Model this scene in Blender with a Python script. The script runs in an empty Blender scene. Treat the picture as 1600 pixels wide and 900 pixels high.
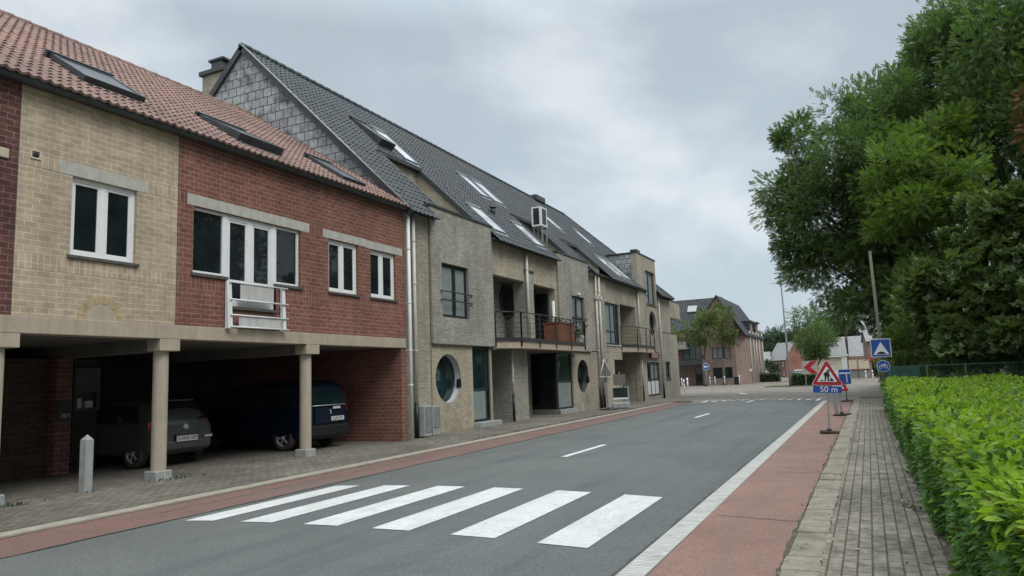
import bpy, bmesh, math, random
import numpy as np
from mathutils import Vector, Matrix
random.seed(7); rng=np.random.default_rng(11)
S=bpy.context.scene; COL=S.collection
R=math.radians
# ------------------------------------------------------------------ camera
cam=bpy.data.cameras.new("camera"); camo=bpy.data.objects.new("camera",cam); COL.objects.link(camo)
S.camera=camo
FPX=1130.0; CAMH=1.65
def camera_rotation(vp=(1357.,572.),roll=-0.0377):
    y=Vector((vp[0]-800,vp[1]-450,FPX)).normalized()
    c=-(roll*y[0]-y[1])/y[2]
    u=Vector((roll,-1,c)).normalized(); x=y.cross(u)
    # rows = world axes seen in camera space (x right, y down, z forward)
    M=Matrix((x,y,u))
    F=Matrix(((1,0,0),(0,-1,0),(0,0,-1)))
    return M@F
camo.matrix_world=Matrix.Translation((0,0,CAMH))@camera_rotation().to_4x4()
cam.sensor_width=36; cam.lens=36*FPX/1600; cam.clip_end=3000; cam.clip_start=0.05
S.render.resolution_x=1024; S.render.resolution_y=576
# ------------------------------------------------------------------ sky, sun, exposure
SUN_EL,SUN_AZ=52,115          # azimuth measured from +Y towards +X
W=bpy.data.worlds.new("World"); S.world=W; W.use_nodes=True
nt=W.node_tree; nt.nodes.clear()
def wn(t): return nt.nodes.new(t)
out=wn('ShaderNodeOutputWorld'); mixs=wn('ShaderNodeMixShader'); b1=wn('ShaderNodeBackground'); b2=wn('ShaderNodeBackground')
sky=wn('ShaderNodeTexSky'); sky.sky_type='NISHITA'; sky.sun_disc=False
sky.sun_elevation=R(SUN_EL); sky.sun_rotation=R(SUN_AZ)
b1.inputs[1].default_value=0.10
tc=wn('ShaderNodeTexCoord'); sep=wn('ShaderNodeSeparateXYZ')
nt.links.new(tc.outputs['Generated'],sep.inputs[0])
# cloud layer mapped on a flat deck: direction.xy / (z + 0.25)
zz=wn('ShaderNodeMath'); zz.operation='MAXIMUM'; zz.inputs[1].default_value=0.0; nt.links.new(sep.outputs[2],zz.inputs[0])
za=wn('ShaderNodeMath'); za.operation='ADD'; za.inputs[1].default_value=0.48; nt.links.new(zz.outputs[0],za.inputs[0])
dv=wn('ShaderNodeVectorMath'); dv.operation='DIVIDE'
cb=wn('ShaderNodeCombineXYZ')
for i in range(3): nt.links.new(za.outputs[0],cb.inputs[i])
nt.links.new(tc.outputs['Generated'],dv.inputs[0]); nt.links.new(cb.outputs[0],dv.inputs[1])
mp=wn('ShaderNodeMapping'); mp.inputs['Scale'].default_value=(1.0,1.0,1.7); mp.inputs['Rotation'].default_value=(0,0,R(25)); mp.inputs['Location'].default_value=(3.1,0.9,0.3)
nt.links.new(tc.outputs['Generated'],mp.inputs[0])
n1=wn('ShaderNodeTexNoise'); n1.inputs['Scale'].default_value=2.6; n1.inputs['Detail'].default_value=7; n1.inputs['Roughness'].default_value=0.52; n1.inputs['Distortion'].default_value=0.3
nt.links.new(mp.outputs[0],n1.inputs['Vector'])
cr=wn('ShaderNodeValToRGB')
el=cr.color_ramp.elements
el[0].position=0.36; el[0].color=(0.42,0.485,0.54,1)
el[1].position=0.66; el[1].color=(0.655,0.70,0.735,1)
e=el.new(0.47); e.color=(0.435,0.505,0.565,1)
e=el.new(0.56); e.color=(0.52,0.585,0.64,1)
nt.links.new(n1.outputs[0],cr.inputs[0])
# CIE overcast: brighter towards the zenith, and a pale band low on the horizon
zr=wn('ShaderNodeValToRGB'); ze=zr.color_ramp.elements
ze[0].position=0.0; ze[0].color=(1.1,1.1,1.08,1); ze[1].position=1.0; ze[1].color=(3.0,2.95,2.8,1)
e=ze.new(0.14); e.color=(1.06,1.06,1.05,1)
e=ze.new(0.45); e.color=(0.94,0.94,0.94,1)
e=ze.new(0.62); e.color=(2.0,1.98,1.92,1)
nt.links.new(sep.outputs[2],zr.inputs[0])
mm=wn('ShaderNodeMix'); mm.data_type='RGBA'; mm.blend_type='MULTIPLY'; mm.inputs[0].default_value=1
nt.links.new(cr.outputs[0],mm.inputs[6]); nt.links.new(zr.outputs[0],mm.inputs[7])
nt.links.new(mm.outputs[2],b2.inputs[0]); b2.inputs[1].default_value=1.0
nt.links.new(sky.outputs[0],b1.inputs[0])
mixs.inputs[0].default_value=0.93
nt.links.new(b1.outputs[0],mixs.inputs[1]); nt.links.new(b2.outputs[0],mixs.inputs[2]); nt.links.new(mixs.outputs[0],out.inputs[0])
sl=bpy.data.lights.new("sun","SUN"); sl.energy=1.3; sl.angle=R(25); sl.color=(1,0.96,0.9)
so=bpy.data.objects.new("sun",sl); COL.objects.link(so)
sd=Vector((math.sin(R(SUN_AZ))*math.cos(R(SUN_EL)),math.cos(R(SUN_AZ))*math.cos(R(SUN_EL)),math.sin(R(SUN_EL))))
so.rotation_euler=sd.to_track_quat('Z','Y').to_euler(); so.location=(20,-10,40)
S.view_settings.view_transform='Standard'; S.view_settings.look='None'; S.view_settings.exposure=0.28; S.view_settings.gamma=1
S.view_settings.use_curve_mapping=False
S.cycles.max_bounces=6; S.cycles.transparent_max_bounces=8
# ------------------------------------------------------------------ materials
class NT:
    def __init__(s,name):
        s.m=bpy.data.materials.new(name); s.m.use_nodes=True; s.t=s.m.node_tree; s.t.nodes.clear()
        s.o=s.n('ShaderNodeOutputMaterial'); s.p=s.n('ShaderNodeBsdfPrincipled'); s.l(s.p.outputs[0],s.o.inputs[0])
        s.c=s.n('ShaderNodeTexCoord')
    def n(s,t): return s.t.nodes.new(t)
    def l(s,a,b): s.t.links.new(a,b)
    def noise(s,scale,detail=4,rough=.55,coord='Object',vec=None,dist=0):
        x=s.n('ShaderNodeTexNoise'); x.inputs['Scale'].default_value=scale; x.inputs['Detail'].default_value=detail
        x.inputs['Roughness'].default_value=rough; x.inputs['Distortion'].default_value=dist
        s.l(vec if vec else s.c.outputs[coord],x.inputs['Vector']); return x.outputs[0]
    def ramp(s,fac,stops):
        x=s.n('ShaderNodeValToRGB'); e=x.color_ramp.elements
        e[0].position,e[0].color=stops[0][0],(*stops[0][1],1) if len(stops[0][1])==3 else stops[0][1]
        e[1].position,e[1].color=stops[-1][0],(*stops[-1][1],1)
        for p,c in stops[1:-1]:
            k=e.new(p); k.color=(*c,1)
        s.l(fac,x.inputs[0]); return x.outputs[0]
    def mix(s,a,b,f,mode='MIX'):
        x=s.n('ShaderNodeMix'); x.data_type='RGBA'; x.blend_type=mode
        for v,i in ((f,0),(a,6),(b,7)):
            if hasattr(v,'is_output'): s.l(v,x.inputs[i])
            else: x.inputs[i].default_value=v if i==0 else (*v,1)
        return x.outputs[2]
    def bump(s,h,strength=.3,dist=.01,nrm=None):
        x=s.n('ShaderNodeBump'); x.inputs['Strength'].default_value=strength; x.inputs['Distance'].default_value=dist
        s.l(h,x.inputs['Height'])
        if nrm: s.l(nrm,x.inputs['Normal'])
        s.l(x.outputs[0],s.p.inputs['Normal']); return x.outputs[0]
    def scaled(s,sx,sy,sz,coord='Object'):
        x=s.n('ShaderNodeMapping'); x.inputs['Scale'].default_value=(sx,sy,sz); s.l(s.c.outputs[coord],x.inputs[0]); return x.outputs[0]
def g(v): return (v,v,v)
def sc(c,k): return tuple(x*k for x in c)
def plain(name,c,rough=.6,metal=0,var=.12,scale=3,bump=0,spec=.5,streak=0):
    s=NT(name)
    f=s.noise(scale,5,.6); c1=s.ramp(f,[(.3,sc(c,1-var)),(.7,sc(c,1+var))])
    if streak:
        f2=s.noise(1,4,.6,vec=s.scaled(9,9,.7)); c1=s.mix(c1,sc(c,.42),s.ramp(f2,[(.5,g(0)),(.78,g(streak))]))
    s.l(c1,s.p.inputs['Base Color']); s.p.inputs['Roughness'].default_value=rough; s.p.inputs['Metallic'].default_value=metal
    s.p.inputs['Specular IOR Level'].default_value=spec
    if bump: s.bump(s.noise(scale*12,3),bump,.005)
    return s.m
def bricks(name,c1,c2,mortar,bw,bh,ms,dirt=.25,tint=None,bumpk=.5,offset=.5,moss=None,var=.35):
    s=NT(name); b=s.n('ShaderNodeTexBrick'); b.offset=offset
    s.l(s.c.outputs['UV'],b.inputs['Vector'])
    b.inputs['Scale'].default_value=1; b.inputs['Brick Width'].default_value=bw; b.inputs['Row Height'].default_value=bh
    b.inputs['Mortar Size'].default_value=ms; b.inputs['Mortar Smooth'].default_value=.2; b.inputs['Bias'].default_value=0
    b.inputs['Color1'].default_value=(*c1,1); b.inputs['Color2'].default_value=(*c2,1); b.inputs['Mortar'].default_value=(*mortar,1)
    col=b.outputs['Color']
    f=s.noise(1,2,.6,vec=s.scaled(.8/bw,.95/bh,1,'UV')); col=s.mix(col,s.ramp(f,[(.3,g(1-var)),(.7,g(1+var*.6))]),.9,'MULTIPLY')
    f=s.noise(.55,5,.62,dist=.4); col=s.mix(col,s.ramp(f,[(.32,g(1-dirt)),(.62,g(1.06))]),1,'MULTIPLY')
    col=s.mix(col,s.ramp(s.noise(1,5,.6,vec=s.scaled(3.5,3.5,.35)),[(.34,g(.86)),(.6,g(1.03))]),1,'MULTIPLY')
    if tint: col=s.mix(col,tint,s.ramp(s.noise(.9,4,.6),[(.5,g(0)),(.7,g(.45))]))
    if moss:
        zf=s.noise(1.1,6,.65); col=s.mix(col,moss,s.ramp(zf,[(.56,g(0)),(.72,g(.6))]))
    s.l(col,s.p.inputs['Base Color']); s.p.inputs['Roughness'].default_value=.88
    s.p.inputs['Specular IOR Level'].default_value=.25
    inv=s.n('ShaderNodeMath'); inv.operation='SUBTRACT'; inv.inputs[0].default_value=1; s.l(b.outputs['Fac'],inv.inputs[1])
    ad=s.n('ShaderNodeMath'); ad.operation='ADD'; s.l(inv.outputs[0],ad.inputs[0])
    ml=s.n('ShaderNodeMath'); ml.operation='MULTIPLY'; ml.inputs[1].default_value=.5; s.l(s.noise(60,3),ml.inputs[0]); s.l(ml.outputs[0],ad.inputs[1])
    s.bump(ad.outputs[0],bumpk,.008)
    return s.m
def leafmat(name,c,var=.35,trans=.35,rough=.45,scale=1.2,spec=.4,hue2=None):
    s=NT(name)
    f=s.noise(scale,4,.6); c1=s.ramp(f,[(.3,sc(c,1-var)),(.72,sc(c,1+var))])
    f2=s.noise(scale*14,2,.5); c2=s.mix(c1,s.ramp(f2,[(.3,g(.65)),(.7,g(1.3))]),.8,'MULTIPLY')
    if hue2: c2=s.mix(c2,hue2,s.ramp(s.noise(scale*.6,3,.5),[(.48,g(0)),(.66,g(.75))]))
    s.l(c2,s.p.inputs['Base Color']); s.p.inputs['Roughness'].default_value=rough; s.p.inputs['Specular IOR Level'].default_value=spec
    t=s.n('ShaderNodeBsdfTranslucent'); s.l(s.mix(c2,(1.0,1.15,.45),1,'MULTIPLY'),t.inputs[0])
    m=s.n('ShaderNodeMixShader'); m.inputs[0].default_value=trans; s.l(s.p.outputs[0],m.inputs[1]); s.l(t.outputs[0],m.inputs[2]); s.l(m.outputs[0],s.o.inputs[0])
    return s.m
def glassmat(name,c,rough=.03,spec=.5,coat=0):
    s=NT(name); s.l(s.ramp(s.noise(1.5,3),[(.3,sc(c,.6)),(.7,sc(c,1.5))]),s.p.inputs['Base Color'])
    s.p.inputs['Roughness'].default_value=rough; s.p.inputs['Specular IOR Level'].default_value=spec
    s.bump(s.noise(.9,2),.05,.02)
    return s.m
M={}
M['yellow_brick']=bricks('yellow brick',(.495,.395,.285),(.43,.335,.24),(.62,.54,.425),.225,.10,.007,dirt=.16,var=.2)
M['red_brick']=bricks('red brick',(.255,.112,.083),(.205,.086,.065),(.35,.24,.20),.225,.10,.0075,dirt=.2,var=.25)
M['red_soldier']=bricks('red soldier brick',(.255,.112,.083),(.205,.086,.065),(.35,.24,.20),.10,.225,.0075,dirt=.2,var=.25,offset=0)
M['yellow_soldier']=bricks('yellow soldier brick',(.495,.395,.285),(.43,.335,.24),(.62,.54,.425),.10,.225,.0085,dirt=.16,var=.2,offset=0)
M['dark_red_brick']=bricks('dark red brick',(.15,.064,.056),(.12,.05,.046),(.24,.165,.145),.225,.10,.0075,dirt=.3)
M['grey_brick']=bricks('grey brick',(.43,.405,.345),(.345,.325,.28),(.32,.305,.27),.23,.072,.010,dirt=.25,moss=(.24,.235,.21),var=.26)
M['beige_brick']=bricks('beige brick',(.53,.455,.34),(.44,.375,.28),(.40,.365,.30),.23,.072,.011,dirt=.3,tint=(.38,.32,.24),var=.24)
M['beige_dark']=bricks('beige brick stained',(.48,.43,.34),(.40,.355,.28),(.38,.345,.285),.23,.072,.011,dirt=.28,moss=(.22,.205,.17),var=.26)
M['pink_brick']=bricks('pink brick',(.31,.205,.17),(.26,.17,.142),(.36,.30,.265),.21,.07,.010,dirt=.2,var=.3)
M['far_red_brick']=bricks('far red brick',(.33,.11,.075),(.27,.09,.06),(.33,.24,.2),.21,.07,.010,dirt=.2,var=.3)
M['concrete']=plain('concrete',(.40,.34,.265),.85,var=.12,scale=2.2,bump=.2,streak=.35)
M['column_concrete']=plain('column concrete',(.41,.355,.28),.85,var=.1,scale=3,bump=.2,streak=.3)
M['lintel']=plain('lintel concrete',(.44,.43,.385),.9,var=.15,scale=5,bump=.3,streak=.35)
M['grey_concrete']=plain('grey concrete',(.33,.34,.325),.9,var=.2,scale=6,bump=.4,streak=.3)
M['pvc']=plain('white pvc',(.78,.79,.79),.35,var=.04,scale=2,streak=.12)
M['white_metal']=plain('white painted metal',(.74,.76,.75),.4,var=.05,scale=4,streak=.25)
M['lining']=plain('pale lining',(.50,.55,.57),.5,var=.08)
M['board_pale']=plain('weathered pale board',(.42,.38,.36),.5,var=.1)
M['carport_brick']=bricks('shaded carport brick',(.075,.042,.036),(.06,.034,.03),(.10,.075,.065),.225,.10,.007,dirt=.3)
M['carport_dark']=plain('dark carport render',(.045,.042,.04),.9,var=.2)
M['frosted']=plain('frosted panel',(.52,.51,.49),.5,var=.12,scale=3,streak=.5)
M['sill']=plain('dark stone sill',(.085,.085,.08),.75,var=.25,scale=8)
M['gutter']=plain('dark zinc gutter',(.055,.062,.068),.5,var=.25,scale=5,metal=.2)
M['zinc']=plain('zinc',(.30,.32,.33),.45,var=.2,scale=4,metal=.4,streak=.3)
M['pipe']=plain('cream downpipe',(.56,.54,.49),.5,var=.1,scale=3,streak=.35)
M['black']=plain('black paint',(.012,.013,.015),.45,var=.2)
M['dark_frame']=plain('dark green window frame',(.014,.022,.022),.45,var=.2)
M['dark_metal']=plain('dark railing metal',(.028,.028,.028),.5,var=.3,scale=8)
M['glass']=glassmat('window glass',(.012,.017,.020),.02)
M['glass_green']=glassmat('green tinted glass',(.010,.024,.024),.04)
M['skyglass']=glassmat('roof window glass',(.035,.04,.045),.38,.3)
M['skyglass_reflecting']=glassmat('roof window glass with painted sky reflection',(.55,.57,.58),.08,.9)  # bright sky reflection painted into the pane as a whitish base colour
M['blind']=plain('blind',(.33,.35,.335),.8,var=.1)
M['curtain']=plain('curtain',(.20,.235,.225),.85,var=.15,scale=4)
M['interior']=plain('dark interior',(.03,.03,.032),.9)
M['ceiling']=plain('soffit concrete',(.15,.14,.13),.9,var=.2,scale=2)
M['slate']=None
s=NT('slate cladding'); b=s.n('ShaderNodeTexBrick'); b.offset=.5; s.l(s.c.outputs['UV'],b.inputs['Vector']); b.inputs['Scale'].default_value=1
b.inputs['Brick Width'].default_value=.36; b.inputs['Row Height'].default_value=.31; b.inputs['Mortar Size'].default_value=.014; b.inputs['Mortar Smooth'].default_value=.1
b.inputs['Color1'].default_value=(.44,.455,.465,1); b.inputs['Color2'].default_value=(.33,.345,.355,1); b.inputs['Mortar'].default_value=(.035,.038,.042,1)
c=b.outputs[0]; c=s.mix(c,s.ramp(s.noise(3.2,6,.7,dist=.6),[(.3,g(.5)),(.68,g(1.3))]),1,'MULTIPLY')
c=s.mix(c,(.30,.31,.30),s.ramp(s.noise(.45,4,.6),[(.45,g(0)),(.7,g(.5))]))
mk=s.n('ShaderNodeTexVoronoi'); mk.inputs['Scale'].default_value=1.6; s.l(s.c.outputs['Object'],mk.inputs[0])
c=s.mix(c,(.05,.053,.058),s.ramp(s.noise(1.3,5,.6),[(.54,g(0)),(.66,g(.8))]))
s.l(c,s.p.inputs['Base Color']); s.p.inputs['Roughness'].default_value=.7; s.bump(b.outputs['Fac'],.6,-.012); M['slate']=s.m
def tilemat(name,c1,c2,rough,spec,moss):
    s=NT(name); f=s.noise(1,2,.6,vec=s.scaled(4.5,4.5,4.5)); c=s.ramp(f,[(.28,c2),(.72,c1)])
    c=s.mix(c,s.ramp(s.noise(.35,5,.6),[(.3,g(.75)),(.7,g(1.15))]),1,'MULTIPLY')
    if name[:3]=='red': c=s.mix(c,(.36,.195,.14),s.ramp(s.noise(.22,3,.5),[(.45,g(0)),(.62,g(.3))])); c=s.mix(c,(.13,.09,.08),s.ramp(s.noise(1.1,6,.7,dist=.8),[(.56,g(0)),(.74,g(.6))]))
    c=s.mix(c,moss,s.ramp(s.noise(2.2,6,.7),[(.54,g(0)),(.76,g(.55))]))
    s.l(c,s.p.inputs['Base Color']); s.p.inputs['Roughness'].default_value=rough; s.p.inputs['Specular IOR Level'].default_value=spec
    s.bump(s.noise(40,3),.2,.004); return s.m
M['red_tile']=tilemat('red clay roof tile',(.31,.20,.172),(.22,.138,.122),.75,.3,(.21,.155,.135))
M['black_tile']=tilemat('dark glazed roof tile',(.038,.044,.050),(.025,.030,.035),.48,.45,(.06,.066,.07))
M['asphalt']=None
s=NT('asphalt'); c=s.ramp(s.noise(.5,5,.65,dist=.6),[(.3,(.112,.120,.117)),(.72,(.148,.156,.150))])
c=s.mix(c,s.ramp(s.noise(42,4,.8),[(.34,g(.55)),(.66,g(1.42))]),.9,'MULTIPLY')
c=s.mix(c,(.065,.072,.073),s.ramp(s.noise(1,4,.6,vec=s.scaled(1.6,.06,1)),[(.52,g(0)),(.70,g(.5))]))
c=s.mix(c,(.05,.055,.056),s.ramp(s.noise(2.1,5,.6,dist=1.2),[(.66,g(0)),(.74,g(.35))]))
s.l(c,s.p.inputs['Base Color']); s.p.inputs['Roughness'].default_value=.8; s.p.inputs['Specular IOR Level'].default_value=.35; s.bump(s.noise(160,3),.35,.006); M['asphalt']=s.m
s=NT('red cycle path asphalt'); c=s.ramp(s.noise(.9,6,.65,dist=.5),[(.3,(.235,.135,.108)),(.7,(.31,.185,.15))])
c=s.mix(c,s.ramp(s.noise(38,4,.8),[(.34,g(.62)),(.66,g(1.34))]),.9,'MULTIPLY')
c=s.mix(c,(.20,.14,.115),s.ramp(s.noise(1,5,.65,vec=s.scaled(3.2,.35,1),dist=.5),[(.5,g(0)),(.76,g(.7))]))
s.l(c,s.p.inputs['Base Color']); s.p.inputs['Roughness'].default_value=.88; s.bump(s.noise(140,3),.3,.005); M['cycle_red']=s.m
s=NT('worn red strip asphalt'); c=s.ramp(s.noise(.9,6,.65,dist=.5),[(.3,(.15,.088,.074)),(.7,(.235,.125,.102))])
c=s.mix(c,s.ramp(s.noise(38,4,.8),[(.34,g(.62)),(.66,g(1.34))]),.9,'MULTIPLY')
c=s.mix(c,(.16,.135,.115),s.ramp(s.noise(1,5,.65,vec=s.scaled(4.2,.25,1),dist=.6),[(.45,g(0)),(.66,g(.85))]))
s.l(c,s.p.inputs['Base Color']); s.p.inputs['Roughness'].default_value=.88; s.bump(s.noise(90,3),.3,.005); M['cycle_worn']=s.m
M['paver']=bricks('grey sidewalk paver',(.36,.315,.25),(.28,.245,.195),(.125,.112,.088),.215,.112,.0085,dirt=.3,bumpk=.8,var=.4,moss=(.18,.16,.12))
M['left_paver']=bricks('left sidewalk paver',(.25,.225,.19),(.20,.18,.155),(.10,.095,.075),.21,.105,.009,dirt=.35,bumpk=.7,var=.35,moss=(.12,.115,.085))
M['plateau']=bricks('brown junction paver',(.29,.255,.215),(.24,.215,.185),(.17,.155,.13),.21,.105,.008,dirt=.3,tint=(.30,.22,.18),var=.3)
M['kerb']=plain('kerb concrete',(.34,.305,.25),.9,var=.2,scale=5,bump=.5)
s=NT('edge slab concrete'); c=s.ramp(s.noise(5,6,.7),[(.3,(.24,.205,.16)),(.7,(.37,.325,.26))]); c=s.mix(c,s.ramp(s.noise(45,4,.8),[(.34,g(.65)),(.66,g(1.3))]),.9,'MULTIPLY'); c=s.mix(c,(.13,.115,.08),s.ramp(s.noise(1.7,6,.7,dist=.6),[(.52,g(0)),(.68,g(.75))]))
s.l(c,s.p.inputs['Base Color']); s.p.inputs['Roughness'].default_value=.92; s.bump(s.noise(60,4),.7,.006); M['slab']=s.m
s=NT('white road paint'); f=s.noise(3.5,6,.7); c=s.ramp(f,[(.25,(.58,.58,.56)),(.6,(.70,.70,.69))]); c=s.mix(c,(.30,.305,.30),s.ramp(s.noise(20,6,.8),[(.52,g(0)),(.68,g(.75))])); c=s.mix(c,(.36,.36,.35),s.ramp(s.noise(1,5,.7,vec=s.scaled(5,.8,1),dist=.5),[(.5,g(0)),(.75,g(.55))]))
s.l(c,s.p.inputs['Base Color']); s.p.inputs['Roughness'].default_value=.7; s.bump(s.noise(120,2),.3,.004); M['paint']=s.m
s=NT('ribbed white edge'); b=s.n('ShaderNodeTexBrick'); b.offset=0; s.l(s.c.outputs['UV'],b.inputs['Vector']); b.inputs['Scale'].default_value=1; b.inputs['Brick Width'].default_value=.30; b.inputs['Row Height'].default_value=.052; b.inputs['Mortar Size'].default_value=.007
b.inputs['Color1'].default_value=(.66,.65,.61,1); b.inputs['Color2'].default_value=(.55,.54,.50,1); b.inputs['Mortar'].default_value=(.24,.23,.21,1)
c=s.mix(b.outputs[0],(.30,.28,.25),s.ramp(s.noise(4,6,.75,dist=.4),[(.48,g(0)),(.70,g(.75))])); s.l(c,s.p.inputs['Base Color']); s.p.inputs['Roughness'].default_value=.8; s.bump(b.outputs['Fac'],.8,-.01); M['rib']=s.m
s=NT('ground soil and grass'); c=s.ramp(s.noise(.4,6,.6),[(.3,(.07,.075,.035)),(.7,(.11,.115,.05))]); s.l(c,s.p.inputs['Base Color']); s.p.inputs['Roughness'].default_value=.95; M['ground']=s.m
M['dirt']=plain('dirt',(.11,.09,.065),.95,var=.4,scale=9,bump=.6)
M['tar']=plain('tar seam',(.05,.052,.052),.7,var=.3,scale=9)
M['bark']=plain('bark',(.10,.085,.065),.9,var=.35,scale=9,bump=.6)
M['pole_wood']=plain('weathered pole',(.15,.135,.105),.85,var=.2,scale=6,bump=.3)
M['galv']=plain('galvanised steel',(.36,.37,.37),.45,var=.12,scale=6,metal=.5)
M['sign_blue']=plain('blue sign sheet',(.012,.075,.33),.4,var=.08)
M['sign_white']=plain('white sign sheet',(.78,.78,.78),.4,var=.04)
M['sign_red']=plain('red sign sheet',(.42,.018,.03),.4,var=.1)
M['sign_back']=plain('sign back',(.16,.15,.14),.5,var=.15)
M['rubber']=plain('black rubber',(.06,.05,.042),.8,var=.3,scale=9)
M['rim']=plain('alloy rim',(.62,.63,.64),.3,metal=.3,var=.1)
M['grey_car']=plain('grey car paint',(.10,.108,.108),.28,metal=.35,var=.05)
M['blue_car']=plain('dark blue car paint',(.004,.013,.032),.28,metal=.2,var=.05)
M['silver_car']=plain('silver car paint',(.55,.57,.58),.25,metal=.3,var=.05)
M['white_car']=plain('white car paint',(.74,.76,.75),.3,var=.03)
M['tail']=plain('red tail lamp',(.42,.03,.035),.15,var=.2)
M['lampglass']=plain('clear lamp glass',(.6,.6,.6),.1,var=.1)
M['plate']=plain('licence plate white',(.62,.62,.60),.4,var=.05)
M['plate_red']=plain('plate letters',(.10,.02,.02),.5)
M['wood']=plain('red brown wood',(.23,.085,.05),.7,var=.3,scale=5,streak=.3)
M['terracotta']=plain('pot',(.30,.30,.29),.7)
M['maroon']=plain('maroon sign',(.17,.02,.025),.5)
M['fence_green']=plain('green fence',(.022,.075,.055),.6,var=.2)
M['cream']=plain('cream render',(.58,.52,.40),.8)
M['white_render']=plain('white render',(.72,.73,.72),.8,var=.06)
M['greyroof']=plain('pale grey slate roof',(.26,.26,.26),.7,var=.15,scale=2)
M['far_tile']=bricks('far dark tile',(.105,.115,.125),(.08,.088,.098),(.02,.022,.026),.34,.36,.045,dirt=.2,bumpk=.9,offset=0)
M['locust']=leafmat('locust leaves',(.15,.225,.075),scale=.5,trans=.4,rough=.5)
M['locust_dark']=leafmat('dark tree leaves',(.125,.19,.075),scale=.45,trans=.35,rough=.5)
M['locust_light']=leafmat('yellow green leaves',(.175,.26,.06),scale=.5,trans=.45,rough=.5)
M['magnolia']=leafmat('broad glossy leaves',(.145,.205,.078),scale=.9,trans=.3,rough=.38,hue2=(.17,.215,.08))
M['hedge_side']=leafmat('mature laurel leaves',(.115,.225,.055),scale=3,trans=.3,rough=.48,spec=.35,var=.4)
M['hedge_top']=leafmat('young laurel leaves',(.32,.45,.05),scale=2.5,trans=.45,rough=.5,spec=.3,var=.3,hue2=(.22,.37,.045))
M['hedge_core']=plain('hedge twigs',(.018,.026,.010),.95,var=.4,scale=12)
M['far_hedge']=leafmat('far hedge leaves',(.05,.085,.025),scale=2,trans=.2)
M['wood_far']=leafmat('far wood leaves',(.052,.088,.052),scale=.12,trans=.2,rough=.7)
M['purple']=leafmat('copper beech leaves',(.030,.024,.030),scale=.3,trans=.2,rough=.6)
M['young']=leafmat('young street tree leaves',(.13,.17,.06),scale=.6,trans=.35,rough=.5)
M['dead']=leafmat('dead brown leaves',(.20,.10,.05),scale=1,trans=.3,rough=.7)
M['litter']=plain('dry leaf',(.34,.29,.20),.8,var=.5,scale=30)
M['flower']=plain('red flowers',(.5,.05,.06),.7,var=.4,scale=9)
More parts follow.
